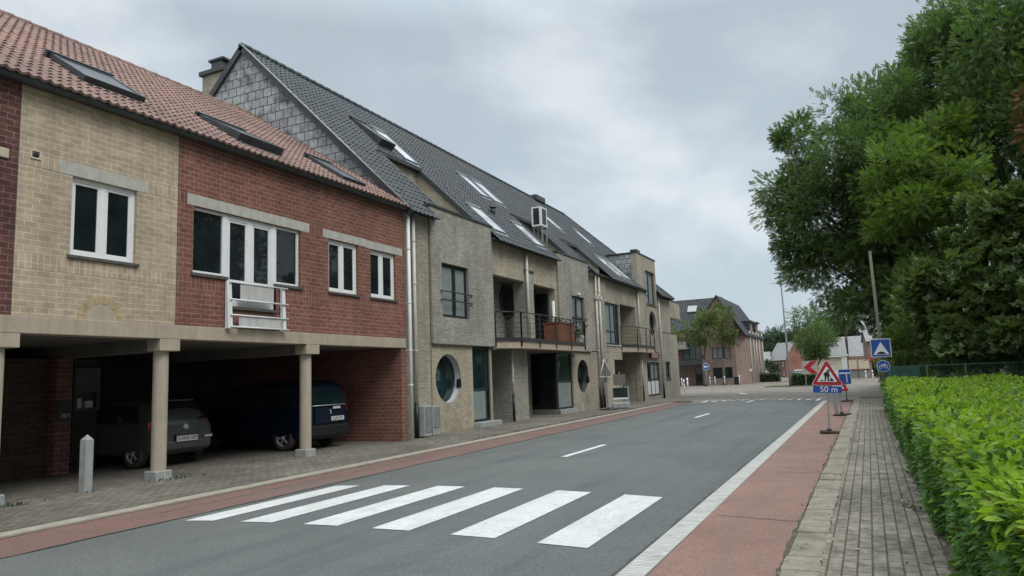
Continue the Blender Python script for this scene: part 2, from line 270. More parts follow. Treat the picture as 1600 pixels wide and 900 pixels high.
# ------------------------------------------------------------------ mesh builder
OFF={}
class MB:
    def __init__(s): s.v=[]; s.f=[]; s.sm=[]
    def poly(s,pts,smooth=False):
        n=len(s.v); s.v+= [tuple(p) for p in pts]; s.f.append(tuple(range(n,n+len(pts)))); s.sm.append(smooth); return s
    def box(s,x0,x1,y0,y1,z0,z1,skip=''):
        n=len(s.v); s.v+=[(x0,y0,z0),(x1,y0,z0),(x1,y1,z0),(x0,y1,z0),(x0,y0,z1),(x1,y0,z1),(x1,y1,z1),(x0,y1,z1)]
        for k,q in (('b',(0,3,2,1)),('t',(4,5,6,7)),('s',(0,1,5,4)),('e',(1,2,6,5)),('n',(2,3,7,6)),('w',(3,0,4,7))):
            if k not in skip: s.f.append(tuple(n+i for i in q)); s.sm.append(False)
        return s
    def hexa(s,p):   # 8 points: bottom 4 ccw, top 4 ccw
        n=len(s.v); s.v+=[tuple(q) for q in p]
        for q in ((0,3,2,1),(4,5,6,7),(0,1,5,4),(1,2,6,5),(2,3,7,6),(3,0,4,7)): s.f.append(tuple(n+i for i in q)); s.sm.append(False)
        return s
    def prism(s,pts,d):  # planar polygon (3d pts) extruded by vector d
        n=len(s.v); k=len(pts); d=Vector(d); s.v+=[tuple(p) for p in pts]+[tuple(Vector(p)+d) for p in pts]
        s.f.append(tuple(range(n,n+k))); s.f.append(tuple(range(n+2*k-1,n+k-1,-1))); s.sm+=[False,False]
        for i in range(k):
            j=(i+1)%k; s.f.append((n+i,n+j,n+k+j,n+k+i)); s.sm.append(False)
        return s
    def tube(s,path,r,n=8,cap=True):
        path=[Vector(p) for p in path]; rs=r if hasattr(r,'__len__') else [r]*len(path); rings=[]
        ref=None
        for i,p in enumerate(path):
            a=path[max(i-1,0)]; b=path[min(i+1,len(path)-1)]; t=(b-a).normalized()
            if ref is None: ref=Vector((0,0,1)) if abs(t.z)<.9 else Vector((1,0,0))
            u=t.cross(ref).normalized(); w=u.cross(t).normalized(); ref=w
            st=len(s.v)
            for k in range(n):
                a_=2*math.pi*k/n; s.v.append(tuple(p+(u*math.cos(a_)+w*math.sin(a_))*rs[i]))
            rings.append(st)
        for i in range(len(rings)-1):
            for k in range(n):
                j=(k+1)%n; s.f.append((rings[i]+k,rings[i]+j,rings[i+1]+j,rings[i+1]+k)); s.sm.append(True)
        if cap:
            s.f.append(tuple(rings[0]+k for k in range(n))[::-1]); s.f.append(tuple(rings[-1]+k for k in range(n))); s.sm+=[False,False]
        return s
    def lathe(s,c,prof,n=24,axis='z',a0=0):   # prof: (r,h)
        st=len(s.v); c=Vector(c)
        for r,h in prof:
            for k in range(n):
                a=a0+2*math.pi*k/n; x,y=r*math.cos(a),r*math.sin(a)
                p={'z':(x,y,h),'x':(h,x,y),'y':(x,h,y)}[axis]; s.v.append(tuple(c+Vector(p)))
        for i in range(len(prof)-1):
            for k in range(n):
                j=(k+1)%n; s.f.append((st+i*n+k,st+i*n+j,st+(i+1)*n+j,st+(i+1)*n+k)); s.sm.append(True)
        return s
    def mesh(s,name,off=(0,0,0),swap=False):
        me=bpy.data.meshes.new(name); ov=Vector(off)
        me.from_pydata([tuple(Vector(p)-ov) for p in s.v],[],s.f); 
        me.polygons.foreach_set('use_smooth',s.sm)
        uv=me.uv_layers.new(name='UVMap')
        V=s.v
        for p in me.polygons:
            nn=p.normal
            if abs(nn.z)>.93: f=(lambda q:(q[1],q[0])) if not swap else (lambda q:(q[0],q[1]))
            else:
                t=Vector((-nn.y,nn.x,0)).normalized(); 
                if t.x+t.y<0: t=-t
                b=nn.cross(t); 
                if b.z<0: b=-b
                f=(lambda q,t=t,b=b:(q[0]*t.x+q[1]*t.y, q[0]*b.x+q[1]*b.y+q[2]*b.z))
            for li in p.loop_indices: uv.data[li].uv=f(V[me.loops[li].vertex_index])
        me.update(); return me
    def build(s,name,mat,parent=None,local=False,origin=None,bevel=0,swap=False):
        off=(0,0,0)
        if parent is not None and not local: off=OFF.get(parent.name,(0,0,0))
        if origin is not None: off=origin
        me=s.mesh(name,off,swap); o=bpy.data.objects.new(name,me); COL.objects.link(o)
        ms=mat if isinstance(mat,(list,tuple)) else [mat]
        for m in ms: me.materials.append(M[m] if isinstance(m,str) else m)
        if parent is not None: o.parent=parent; OFF[o.name]=off if not local else (0,0,0)
        elif origin is not None: o.location=origin; OFF[o.name]=tuple(origin)
        if bevel:
            w=o.modifiers.new('bevel','BEVEL'); w.width=bevel; w.segments=2; w.limit_method='ANGLE'
        return o
def tag(o,label,cat,group=None,kind=None):
    if label: o['label']=label
    if cat: o['category']=cat
    if group: o['group']=group
    if kind: o['kind']=kind
    return o
def thing(name,label,cat,loc=(0,0,0),rot=(0,0,0),group=None):
    o=bpy.data.objects.new(name,None); COL.objects.link(o); o.location=loc; o.rotation_euler=rot; o.empty_display_size=.3
    OFF[o.name]=tuple(loc); tag(o,label,cat,group); return o
def struct(o,label,cat): o['kind']='structure'; o['label']=label; o['category']=cat; return o
def copy_tree(o,parent=None):
    c=o.copy(); COL.objects.link(c); c.parent=parent
    for k in list(o.children): copy_tree(k,c)
    return c
def wall_x(mb,X,y0,y1,z0,z1,holes=(),rounds=(),depth=.16,d=1,norev=()):
    """wall in plane x=X seen from +x; holes (y0,y1,z0,z1) get reveals going to -x"""
    hs=[tuple(h) for h in holes]+[(yc-r,yc+r,zc-r*k,zc+r*k) for yc,zc,r,k in rounds]
    ys=sorted({y0,y1,*[min(max(h[i],y0),y1) for h in hs for i in (0,1)]}); zs=sorted({z0,z1,*[min(max(h[i],z0),z1) for h in hs for i in (2,3)]})
    for a,b in zip(ys,ys[1:]):
        for c,e in zip(zs,zs[1:]):
            ym,zm=(a+b)/2,(c+e)/2
            if any(h[0]<ym<h[1] and h[2]<zm<h[3] for h in hs): continue
            mb.poly([(X,a,c),(X,b,c),(X,b,e),(X,a,e)])
    D=X-depth*d
    for a,b,c,e in holes:
        mb.poly([(X,a,c),(D,a,c),(D,b,c),(X,b,c)]); mb.poly([(X,a,e),(X,b,e),(D,b,e),(D,a,e)])
        if a not in norev: mb.poly([(X,a,c),(X,a,e),(D,a,e),(D,a,c)])
        if b not in norev: mb.poly([(X,b,c),(D,b,c),(D,b,e),(X,b,e)])
    for yc,zc,r,k in rounds:
        n=40
        def ci(i): a=2*math.pi*i/n; return (yc+r*math.cos(a),zc+r*k*math.sin(a))
        def sq(i):
            a=2*math.pi*i/n; cx,sx=math.cos(a),math.sin(a); m=max(abs(cx),abs(sx)); return (yc+r*cx/m,zc+r*k*sx/m)
        for i in range(n):
            p,q,p2,q2=ci(i),ci(i+1),sq(i),sq(i+1)
            mb.poly([(X,*p),(X,*p2),(X,*q2),(X,*q)]) ; mb.poly([(X,*p),(X,*q),(D,*q),(D,*p)])
def text(body,size,mat,parent,mtx,ext=.002,name='lettering',align='CENTER'):
    cu=bpy.data.curves.new(name,'FONT'); cu.body=body; cu.size=size; cu.extrude=ext; cu.align_x=align; cu.align_y='CENTER'
    t=bpy.data.objects.new('tmp',cu); COL.objects.link(t)
    dg=bpy.context.evaluated_depsgraph_get(); me=bpy.data.meshes.new_from_object(t.evaluated_get(dg)); bpy.data.objects.remove(t); bpy.data.curves.remove(cu)
    me.transform(mtx); me.name=name; o=bpy.data.objects.new(name,me); COL.objects.link(o); o.parent=parent; me.materials.clear(); me.materials.append(M[mat]); return o
# matrices mapping text plane (x right, y up, z out) into the world
def face_px(x,y,z): return Matrix(((0,0,1,x),(1,0,0,y),(0,1,0,z),(0,0,0,1)))       # faces +x
def face_ny(x,y,z): return Matrix(((1,0,0,x),(0,0,-1,y),(0,1,0,z),(0,0,0,1)))      # faces -y
# ================================================================== setting
def xl(y): return -8.19-.0175*max(y,-5)
def xr(y): return -2.0-.0055*max(y,-5)
def crown(x,y):
    a,b=xl(y),xr(y); t=(x-(a+b)/2)/((b-a)/2); return .075*max(0,1-t*t)
def strip(name,fa,fb,ys,z,mat,label,cat,nx=1,zf=None,top=0,swap=False):
    mb=MB()
    for a,b in zip(ys,ys[1:]):
        for i in range(nx):
            def P(y,t): 
                x=fa(y)+(fb(y)-fa(y))*t; return (x,y,z+(zf(x,y) if zf else 0))
            mb.poly([P(a,i/nx),P(a,(i+1)/nx),P(b,(i+1)/nx),P(b,i/nx)])
    if top:   # kerb faces
        for a,b in zip(ys,ys[1:]):
            for f in (fa,fb): mb.poly([(f(a),a,z-top),(f(b),b,z-top),(f(b),b,z),(f(a),a,z)])
    return struct(mb.build(name,mat,swap=swap),label,cat)
YS=list(range(-26,42,2))+[41,41.32]
mb=MB(); mb.poly([(-1500,-900,-.06),(1500,-900,-.06),(1500,1500,-.06),(-1500,1500,-.06)]); struct(mb.build('ground','ground'),'grassy soil stretching out to the horizon','ground')
strip('road',xl,xr,YS[:-1],0,'asphalt','grey asphalt carriageway running towards the junction','road',16,crown)
strip('gutter_strip',xr,lambda y:xr(y)+.24,YS,.012,'rib','ribbed white concrete edge between asphalt and red cycle path','kerb',swap=True)
strip('cycle_path',lambda y:xr(y)+.24,lambda y:-.82,YS,.008,'cycle_red','red asphalt cycle path beside the hedge side pavement','path')
strip('cycle_path',lambda y:xl(y)-1.12,xl,YS,.006,'cycle_worn','narrow red cycle strip along the house side of the road','path')
strip('kerb',lambda y:xl(y)-1.42,lambda y:xl(y)-1.12,YS,.03,'kerb','low concrete kerb between red strip and house side pavement','kerb',top=.04)
# ribbed strip and slab edges have dirt lines
def ragged(f0,f1,y0,y1,z,mat,label,a0=.02,a1=.02,step=.09,seed=1):
    rr_=random.Random(seed); ys_=[y0+i*step for i in range(int((y1-y0)/step)+1)]; mb=MB(); L=[];w0=w1=0
    for y in ys_:
        w0=.75*w0+rr_.uniform(-1,1)*a0; w1=.75*w1+rr_.uniform(-1,1)*a1; L.append((f0(y)+w0,f1(y)+w1,y))
    for p,q in zip(L,L[1:]): mb.poly([(p[0],p[2],z),(max(p[1],p[0]+.004),p[2],z),(max(q[1],q[0]+.004),q[2],z),(q[0],q[2],z)])
    return struct(mb.build('dirt_line',mat),label,'dirt')
ragged(lambda y:-.825,lambda y:-.77,-8,41,.0125,'dirt','dark dirt line between red path and edge slabs',.016,.0,seed=2)
ragged(lambda y:xl(y)-1.135,lambda y:xl(y)-1.085,-8,41,.0095,'dirt','dark dirt line between red strip and kerb on the house side',.0,.016,seed=3)
ragged(lambda y:xl(y)-1.46,lambda y:xl(y)-1.415,-8,17.5,.034,'dirt','dark joint between kerb and carport pavement',.006,.0,seed=4)
ragged(lambda y:xr(y)-.035,lambda y:xr(y)+.01,-8,40,.0085,'tar','dark tar seam beside the ribbed white edge',.016,.012,seed=5)
ragged(lambda y:xl(y)-.01,lambda y:xl(y)+.03,-8,40,.0085,'tar','dark seam between asphalt and red strip',.012,.012,seed=6)
ragged(lambda y:.455,lambda y:.66,0,31,.0355,'dirt','soil and debris edge under the hedge',.035,.0,seed=7)
ragged(lambda y:xl(y)-.62,lambda y:xl(y)-.605,7,14,.0098,'dirt','long crack in the worn red strip',.012,.008,seed=9)
mb=MB()
for yc,x0,x1 in ((8.75,-1.72,-.84),(12.6,-1.5,-.84),(16.4,-1.7,-1.0)):
    x=x0; y=yc
    while x<x1:
        y2=y+random.uniform(-.025,.022); mb.poly([(x,y-.008,.0125),(x+.06,y2-.008,.0125),(x+.06,y2+.008,.0125),(x,y+.008,.0125)]); x+=.06; y=y2
struct(mb.build('path_cracks','dirt'),'thin cracks across the red cycle path','cracks')
# edge slabs, each laid a little unevenly
mb=MB(); y=-6.0
while y<41:
    L=random.choice([.5,.62,.9,1.0]); j=random.uniform(-.012,.012); z=.034+random.uniform(-.008,.008); dz=random.uniform(-.007,.007)
    x0,x1=-.79+j,-.495; g_=.008
    mb.hexa([(x0,y+g_,-.05),(x1,y+g_,-.05),(x1,y+L-g_,-.05),(x0,y+L-g_,-.05),(x0,y+g_,z),(x1,y+g_,z+.004),(x1,y+L-g_,z+dz+.004),(x0,y+L-g_,z+dz)]); y+=L
struct(mb.build('edge_slabs','slab',bevel=.008),'uneven concrete edge slabs beside the brick pavement','kerb')
strip('sidewalk',lambda y:-.5,lambda y:.62,YS,.032,'paver','grey brick pavement along the hedge','pavement')
strip('hedge_bed',lambda y:.40,lambda y:14,YS[:-6],.024,'dirt','bare soil under the laurel hedge','soil')
def kin(y): return xl(y)-1.42
YA=[y for y in YS if y<18]+[17.6]; YB=[17.6,18.6]+[y for y in YS if y>19]
strip('sidewalk',lambda y:-24.2,kin,YA,.028,'left_paver','worn grey paved pavement and carport floor','pavement',1)
strip('sidewalk',lambda y:-14.6,kin,YB+[46,52],.085,'left_paver','raised paved pavement in front of the grey brick house','pavement',zf=lambda x,y:-.057 if y<17.7 else 0,top=.09)
# junction plateau with ramp
mb=MB(); mb.poly([(-60,41.3,.09),(6,41.3,.09),(6,160,.09),(-60,160,.09)])
mb.poly([(-60,41.3,-.06),(6,41.3,-.06),(6,41.3,.09),(-60,41.3,.09)]); mb.poly([(xl(40)-.05,40.0,.003),(-.5,40.0,.003),(-.5,41.3,.09),(xl(40)-.05,41.3,.09)])
struct(mb.build('junction_plateau','plateau'),'raised brown paved junction table with short ramp','road')
# markings
def mark(mb,pts,zo=.005,n=4):
    """quad on the road surface a,b,c,d, tessellated so that it follows the camber"""
    a,b,c,d=[Vector((*p,0)) for p in pts]
    for i in range(n):
        for j in range(n):
            def P(u,v):
                p=(a*(1-u)+b*u)*(1-v)+(d*(1-u)+c*u)*v; return (p.x,p.y,crown(p.x,p.y)+zo)
            mb.poly([P(i/n,j/n),P((i+1)/n,j/n),P((i+1)/n,(j+1)/n),P(i/n,(j+1)/n)])
mb=MB()
for x0,x1 in ((-8.02,-7.53),(-7.05,-6.56),(-6.06,-5.57),(-5.08,-4.60),(-4.07,-3.56),(-3.08,-2.56)):
    mark(mb,[(x0,6.70),(x1,6.72),(x1-.04,9.70),(x0-.04,9.70)],.006,6)
struct(mb.build('zebra_crossing','paint'),'white zebra crossing stripes on the asphalt','crossing')
mb=MB()
for y in (-11.2,1.2-2.5,13.7,26.0,38.0): mark(mb,[(-5.70,y),(-5.56,y),(-5.56,y+2.5),(-5.70,y+2.5)],.006,4)
struct(mb.build('lane_dashes','paint'),'white centre line dashes on the asphalt','road marking')
mb=MB()
def rz(y): return .009+(y-40)/1.3*.087
for i in range(13):
    x=-8.35+i*.48
    if i%2==0: mb.poly([(x,40.08,rz(40.08)),(x+.17,40.08,rz(40.08)),(x+.27,41.2,rz(41.2)),(x+.10,41.2,rz(41.2))])
    else: mb.poly([(x,40.55,rz(40.55)),(x+.22,40.55,rz(40.55)),(x+.28,40.95,rz(40.95)),(x+.06,40.95,rz(40.95))])
    mb.poly([(x+.2,41.45,.095),(x+.36,41.45,.095),(x+.42,41.9,.095),(x+.26,41.9,.095)])
for (xa,ya,xb,yb,w) in ((-16.5,61,-11.5,58.5,.3),(-11,58.0,-9.8,57.2,.3),(-9.4,57,-8.5,55.8,.3),(-8.3,53.5,-7.6,51.5,.35),(-17,66,-14.5,67.5,.25),(-14,66,-12.6,64.8,.25),(-12.2,64.2,-11,63,.25),(-10.4,62.4,-9.3,61.2,.25)):
    d=Vector((xb-xa,yb-ya,0)).normalized(); nrm=Vector((-d.y,d.x,0))*w/2
    mb.poly([(xa-nrm.x,ya-nrm.y,.096),(xb-nrm.x,yb-nrm.y,.096),(xb+nrm.x,yb+nrm.y,.096),(xa+nrm.x,ya+nrm.y,.096)])
struct(mb.build('ramp_markings','paint'),'white ramp teeth and curved dashes at the junction','road marking')
# ================================================================== windows and roof helpers
def frame_x(mb,X,y0,y1,z0,z1,w,d,mull=(),trans=(),mw=None):
    """frame facing +x: outer bars, mullions, transoms; front at X, depth d"""
    mw=mw or w
    mb.box(X-d,X,y0,y1,z0,z0+w); mb.box(X-d,X,y0,y1,z1-w,z1)
    mb.box(X-d,X,y0,y0+w,z0+w,z1-w); mb.box(X-d,X,y1-w,y1,z0+w,z1-w)
    for m in mull: mb.box(X-d+.004,X-.004,m-mw/2,m+mw/2,z0+w,z1-w)
    for t in trans: mb.box(X-d+.006,X-.006,y0+w,y1-w,t-mw/2,t+mw/2)
def window_x(parent,X,y0,y1,z0,z1,mat='pvc',glass='glass',w=.07,mull=(),trans=(),mw=.11,inset=.07,sash=True,sill=None,sillmat='sill',lintel=None,label=None,curtain=None):
    mb=MB(); F=X-inset; frame_x(mb,F,y0,y1,z0,z1,w,.07,mull,trans,mw)
    if sash:
        ed=[y0+w]+[q for m in mull for q in (m-mw/2,m+mw/2)]+[y1-w]
        for a,b in zip(ed[::2],ed[1::2]): frame_x(mb,F-.014,a,b,z0+w,z1-w,.045,.05)
    f=mb.build('window',mat,parent,bevel=.006)
    if label: f['label']=label
    p=MB(); p.box(F-.05,F-.035,y0+.02,y1-.02,z0+.02,z1-.02); p.build('pane',glass,f)
    if curtain:
        c=MB()
        for a,b in curtain: 
            n=int((b-a)/.05)+1
            for i in range(n): 
                q0=a+(b-a)*i/n; q1=a+(b-a)*(i+1)/n
                c.poly([(F-.034,q0,z0+w+.02),(F-.031+.002*(i%2),q1,z0+w+.02),(F-.031+.002*(i%2),q1,z1-w-.02),(F-.034,q0,z1-w-.02)])
        c.build('curtain','curtain',f)
    if sill:
        s_=MB(); s_.box(X-.10,X+.05,y0-sill,y1+sill,z0-.06,z0-.003); s_.build('sill',sillmat,f,bevel=.006)
    if lintel:
        l_=MB(); l_.box(X-.03,X+.006,y0-lintel,y1+lintel,z1+.006,z1+.235); l_.build('lintel','lintel',f)
    return f
class Slope:
    def __init__(s,P0,u,up): s.P=Vector(P0); s.u=Vector(u).normalized(); s.s=Vector(up).normalized(); s.n=s.u.cross(s.s); s.n=s.n if s.n.z>0 else -s.n
    def pt(s,u,t,h=0): return tuple(s.P+s.u*u+s.s*t+s.n*h)
    def bx(s,mb,u0,u1,t0,t1,h0,h1,h0b=None,h1b=None):
        h0b=h0 if h0b is None else h0b; h1b=h1 if h1b is None else h1b
        mb.hexa([s.pt(u0,t0,h0),s.pt(u1,t0,h0),s.pt(u1,t1,h0b),s.pt(u0,t1,h0b),s.pt(u0,t0,h1),s.pt(u1,t0,h1),s.pt(u1,t1,h1b),s.pt(u0,t1,h1b)])
def tiles(sl,u0,u1,t0,t1,tw,th,inside,amp=.04,lift=.03,nseg=6,phase=0):
    mb=MB(); nu=int((u1-u0)/tw)+1; nr=int((t1-t0)/th)+1
    prof=[amp*(.5+.5*math.cos(2*math.pi*(k/nseg)))**1.5 for k in range(nseg+1)]
    for r in range(nr):
        ta=t0+r*th; tb=min(ta+th+.015,t1)
        for c in range(nu):
            ua=u0+c*tw
            if not inside(ua+tw/2,(ta+tb)/2): continue
            jz=random.uniform(-.004,.004); jl=random.uniform(-.008,.008); st=len(mb.v)
            for k in range(nseg+1):
                u=min(ua+tw*k/nseg,u1); h=prof[k]+jz
                mb.v+= [sl.pt(u,ta+jl,h*.6-.01),sl.pt(u,ta+jl,h+lift),sl.pt(u,tb,h+.004)]
            for k in range(nseg):
                i=st+3*k; mb.f+=[(i,i+3,i+4,i+1),(i+1,i+4,i+5,i+2)]; mb.sm+=[False,False]
    return mb
def roof_window(parent,sl,u0,u1,t0,t1,h=.10,fw=.07,tilt=0,glass='skyglass',label=None,frame='gutter',name='roof_window'):
    mb=MB(); a,b=.02,h
    sl.bx(mb,u0,u1,t0,t0+fw,a,b+tilt,a,b+tilt); sl.bx(mb,u0,u1,t1-fw,t1,a,b)
    for p,q in ((u0,u0+fw),(u1-fw,u1)): sl.bx(mb,p,q,t0+fw,t1-fw,a,b+tilt,a,b)
    sl.bx(mb,u0-.06,u1+.06,t0-.16,t0-.01,.035,.055)
    sl.bx(mb,u0-.05,u1+.05,t1+.005,t1+.10,.05,b+.03)
    f=mb.build(name,frame,parent)
    if label: f['label']=label
    p=MB(); sl.bx(p,u0+fw,u1-fw,t0+fw,t1-fw,b+tilt-.03,b+tilt-.015,b-.03,b-.015); p.build('pane',glass,f); return f
def pipe(parent,x,y,z0,z1,r=.05,mat='pipe',shoe=None,clips=(1.2,3.1,5.2),label=None):
    mb=MB(); mb.tube([(x,y,z0),(x,y,z1)],r,12)
    for c in clips:
        if z0<c<z1: mb.lathe((x,y,0),[(r+.002,c-.025),(r+.010,c-.02),(r+.010,c+.02),(r+.002,c+.025)],12); mb.box(x-.12,x-r*.5,y-.012,y+.012,c-.012,c+.012)
    o=mb.build('downpipe',mat,parent)
    if shoe:
        m2=MB(); m2.tube([(x,y,shoe[0]),(x,y,shoe[1])],r*1.12,12); m2.build('pipe_shoe','black',o)
    if label: o['label']=label
    return o
def gutter(parent,X,y0,y1,z,r=.075,label=None):
    mb=MB(); n=7
    for i in range(n):
        a=math.pi+math.pi*i/n; b=math.pi+math.pi*(i+1)/n
        p=lambda a,rr:(X+rr*math.cos(a),z+rr*math.sin(a))
        (xa,za),(xb,zb)=p(a,r),p(b,r)
        mb.poly([(xa,y0,za),(xa,y1,za),(xb,y1,zb),(xb,y0,zb)],True)
        (xc,zc),(xd,zd)=p(a,r-.008),p(b,r-.008)
        mb.poly([(xc,y0,zc),(xd,y0,zd),(xd,y1,zd),(xc,y1,zc)],True)
        for y in (y0,y1): mb.poly([(xa,y,za),(xb,y,zb),(X,y,z)])
    mb.box(X+r-.012,X+r+.006,y0,y1,z-.012,z+.012); mb.box(X-r-.10,X-r+.004,y0,y1,z-.05,z+.10)
    return mb.build('gutter','gutter',parent)
# ================================================================== brick house with carport
XF=-12.03
h1=thing('carport_house','red and yellow brick house on concrete posts above an open carport','house',(XF,8.8,0))
def b1wall(y0,y1,mat,holes,label,rounds=()):
    mb=MB(); wall_x(mb,XF,y0,y1,2.95,6.9,holes,rounds,.17,norev=(11.0,12.42)); mb.box(XF-.3,XF-.17,y0,y1,2.95,6.9,skip='e')
    o=mb.build('wall',mat,h1); o['label']=label; return o
b1wall(-.5,6.72,'dark_red_brick',[],'dark red brick wall at the left edge')
b1wall(6.72,9.75,'yellow_brick',[(7.62,8.86,4.04,5.42)],'yellow brick wall panel')
b1wall(9.75,17.6,'red_brick',[(10.13,11.0,4.03,5.40),(11.0,12.42,3.42,5.40),(12.42,13.23,4.03,5.40),(14.24,15.43,4.03,5.38),(15.97,17.15,4.03,5.36)],'red brick wall with white windows')
for a,b,c,d in ((6.725,7.44,5.43,5.69),(9.10,9.745,5.43,5.69),(6.725,9.745,3.72,3.97)): MB().box(XF-.02,XF+.003,a,b,c,d).build('soldier_course','yellow_soldier',h1)
for a,b,c,d in ((9.755,9.96,5.40,5.63),(13.54,14.02,5.40,5.63),(17.5,17.595,5.40,5.63),(9.755,10.88,3.71,3.96),(12.66,17.595,3.71,3.96)): MB().box(XF-.02,XF+.003,a,b,c,d).build('soldier_course','red_soldier',h1)
for q in (9.75,6.72): MB().box(XF-.02,XF+.0045,q-.006,q+.006,2.96,6.8).build('expansion_joint','sill',h1)
window_x(h1,XF,7.62,8.86,4.04,5.42,mull=(8.24,),sill=.05,lintel=.22)
w=MB(); frame_x(w,XF-.07,10.13,11.0,4.03,5.40,.06,.07); frame_x(w,XF-.07,12.42,13.23,4.03,5.40,.06,.07); frame_x(w,XF-.07,11.0,12.42,3.42,5.40,.10,.07,(11.71,),(),.15)
w.box(XF-.14,XF-.066,10.93,11.07,4.03,5.40); w.box(XF-.14,XF-.066,12.34,12.50,4.03,5.40)
for yy in (11.0,12.42): w.box(XF-.17,XF-.055,yy-.025,yy+.025,4.03,5.40)
for a,b in ((11.10,11.635),(11.785,12.32)): frame_x(w,XF-.085,a,b,3.52,5.30,.05,.05,(),(3.98,))
f=w.build('window','pvc',h1,bevel=.006); f['label']='wide white window with a double balcony door in its middle'
p=MB(); p.box(XF-.125,XF-.11,10.16,11.0,4.06,5.37); p.box(XF-.125,XF-.11,11.0,12.42,3.45,5.37); p.box(XF-.125,XF-.11,12.42,13.2,4.06,5.37); p.build('pane','glass',f)
s_=MB(); s_.box(XF-.1,XF+.05,10.08,11.0,3.965,4.025); s_.box(XF-.1,XF+.05,12.42,13.28,3.965,4.025); s_.box(XF-.1,XF+.06,11.0,12.42,3.355,3.415); s_.build('sill','sill',f)
s_=MB(); s_.box(XF-.03,XF+.006,9.97,12.0,5.41,5.635); s_.box(XF-.03,XF+.006,12.006,13.53,5.41,5.635); s_.build('lintel','lintel',f)
window_x(h1,XF,14.24,15.43,4.03,5.38,mull=(14.83,),sill=.04)
window_x(h1,XF,15.97,17.15,4.03,5.36,mull=(16.55,),sill=.04)
mb=MB(); mb.box(XF-.03,XF+.006,14.03,15.78,5.39,5.60); mb.box(XF-.03,XF+.006,15.786,17.49,5.37,5.58); mb.build('lintel','lintel',h1)
# blind brick arch with render infill
mb=MB(); ac=(8.215,2.93)
mb.prism([(XF-.01,ac[0]+.31*math.cos(a),ac[1]+.30*math.sin(a)) for a in [math.pi*i/16 for i in range(17)]],(.016,0,0)); mb.build('arch_infill','concrete',h1)
mb=MB()
for i in range(13):
    a0=math.pi*(i+.06)/13; a1=math.pi*(i+.94)/13
    q=[(XF-.01,ac[0]+r*math.cos(a),ac[1]+r*math.sin(a)) for r,a in ((.315,a0),(.44,a0),(.44,a1),(.315,a1))]
    mb.prism(q,(.014+.003*(i%2),0,0))
mb.build('brick_arch',plain('arch brick',(.42,.325,.195),.88,var=.25,scale=5),h1)
# vent and corner plate
mb=MB(); frame_x(mb,XF+.02,6.90,7.07,5.55,5.70,.022,.03); o=mb.build('wall_vent','cream',h1)
m2=MB(); m2.lathe((XF+.008,6.985,5.625),[(.055,0),(.05,.006),(.0,.004)],20,'x'); m2.build('vent_hole','black',o)
mb=MB(); mb.box(XF-.01,XF+.03,6.30,6.56,5.45,5.60)
for i in range(4): mb.box(XF+.028,XF+.036,6.31,6.55,5.47+i*.033,5.485+i*.033)
mb.build('vent_grille','cream',h1)
# concrete band, capitals, posts
mb=MB(); mb.box(XF-.32,XF+.03,-.5,17.57,2.67,2.945); 
caps=((6.42,6.87),(9.40,9.85),(13.40,13.86),(3.2,3.65),(.0,.45))
for a,b in caps: mb.box(XF-.34,XF+.028,a,b,2.44,2.668)
mb.build('concrete_band','concrete',h1,bevel=.01)
for i,(a,b) in enumerate(caps):
    c=MB(); m=(a+b)/2-.03; c.lathe((XF-.19,m,0),[(.138,.19),(.138,2.445)],28); o=c.build('column','column_concrete',h1)
    d=MB(); d.box(XF-.37,XF-.02,m-.175,m+.175,.0,.195); d.build('column_base','grey_concrete',o,bevel=.02)
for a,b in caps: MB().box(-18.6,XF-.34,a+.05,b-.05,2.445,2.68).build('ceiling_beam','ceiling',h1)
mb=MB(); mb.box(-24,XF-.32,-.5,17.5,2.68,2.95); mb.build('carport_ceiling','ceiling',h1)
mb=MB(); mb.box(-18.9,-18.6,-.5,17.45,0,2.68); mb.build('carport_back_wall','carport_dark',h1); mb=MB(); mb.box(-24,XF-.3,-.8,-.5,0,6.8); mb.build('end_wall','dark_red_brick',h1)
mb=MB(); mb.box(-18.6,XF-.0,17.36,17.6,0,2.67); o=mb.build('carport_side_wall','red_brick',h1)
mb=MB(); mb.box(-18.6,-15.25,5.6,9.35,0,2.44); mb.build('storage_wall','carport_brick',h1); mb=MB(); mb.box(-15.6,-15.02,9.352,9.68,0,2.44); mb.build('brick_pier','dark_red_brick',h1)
mb=MB(); mb.box(-24.3,-24,-.5,17.5,0,6.9); mb.build('rear_wall','red_brick',h1)
# roof
SL1=Slope((-11.80,0,6.83),(0,1,0),(-1,0,.645)); L1=7.50
mb=MB(); mb.poly([SL1.pt(-.6,-.02,-.03),SL1.pt(17.58,-.02,-.03),SL1.pt(17.58,L1,-.03),SL1.pt(-.6,L1,-.03)])
rp=SL1.pt(0,L1,0); mb.poly([(rp[0],-.6,rp[2]-.03),(rp[0],17.58,rp[2]-.03),(-24.5,17.58,6.75),(-24.5,-.6,6.75)]); mb.poly([(-11.9,-.55,6.8),(rp[0],-.55,rp[2]-.05),(-24.4,-.55,6.8)])
roof1=mb.build('roof','red_tile',h1)
rw1=[(8.22,9.50,1.20,2.52),(11.55,12.92,.70,2.20),(15.02,15.98,.50,2.0)]
tiles(SL1,2.0,17.58,-.06,L1,.172,.34,lambda u,t: not any(a<u<b and c<t<d for a,b,c,d in rw1),.042,.032).build('roof_tiles','red_tile',roof1)
mb=MB(); y=1.0
while y<17.4:
    mb.tube([(rp[0],y,rp[2]-.02),(rp[0],min(y+.42,17.55),rp[2]+.005)],.11,10); y+=.40
mb.build('ridge_tiles','red_tile',roof1)
gutter(h1,-11.86,-.6,17.62,6.80,.085)
roof_window(h1,SL1,*rw1[0],h=.17,fw=.08,label='large grey roof window on red tiles above the yellow wall')
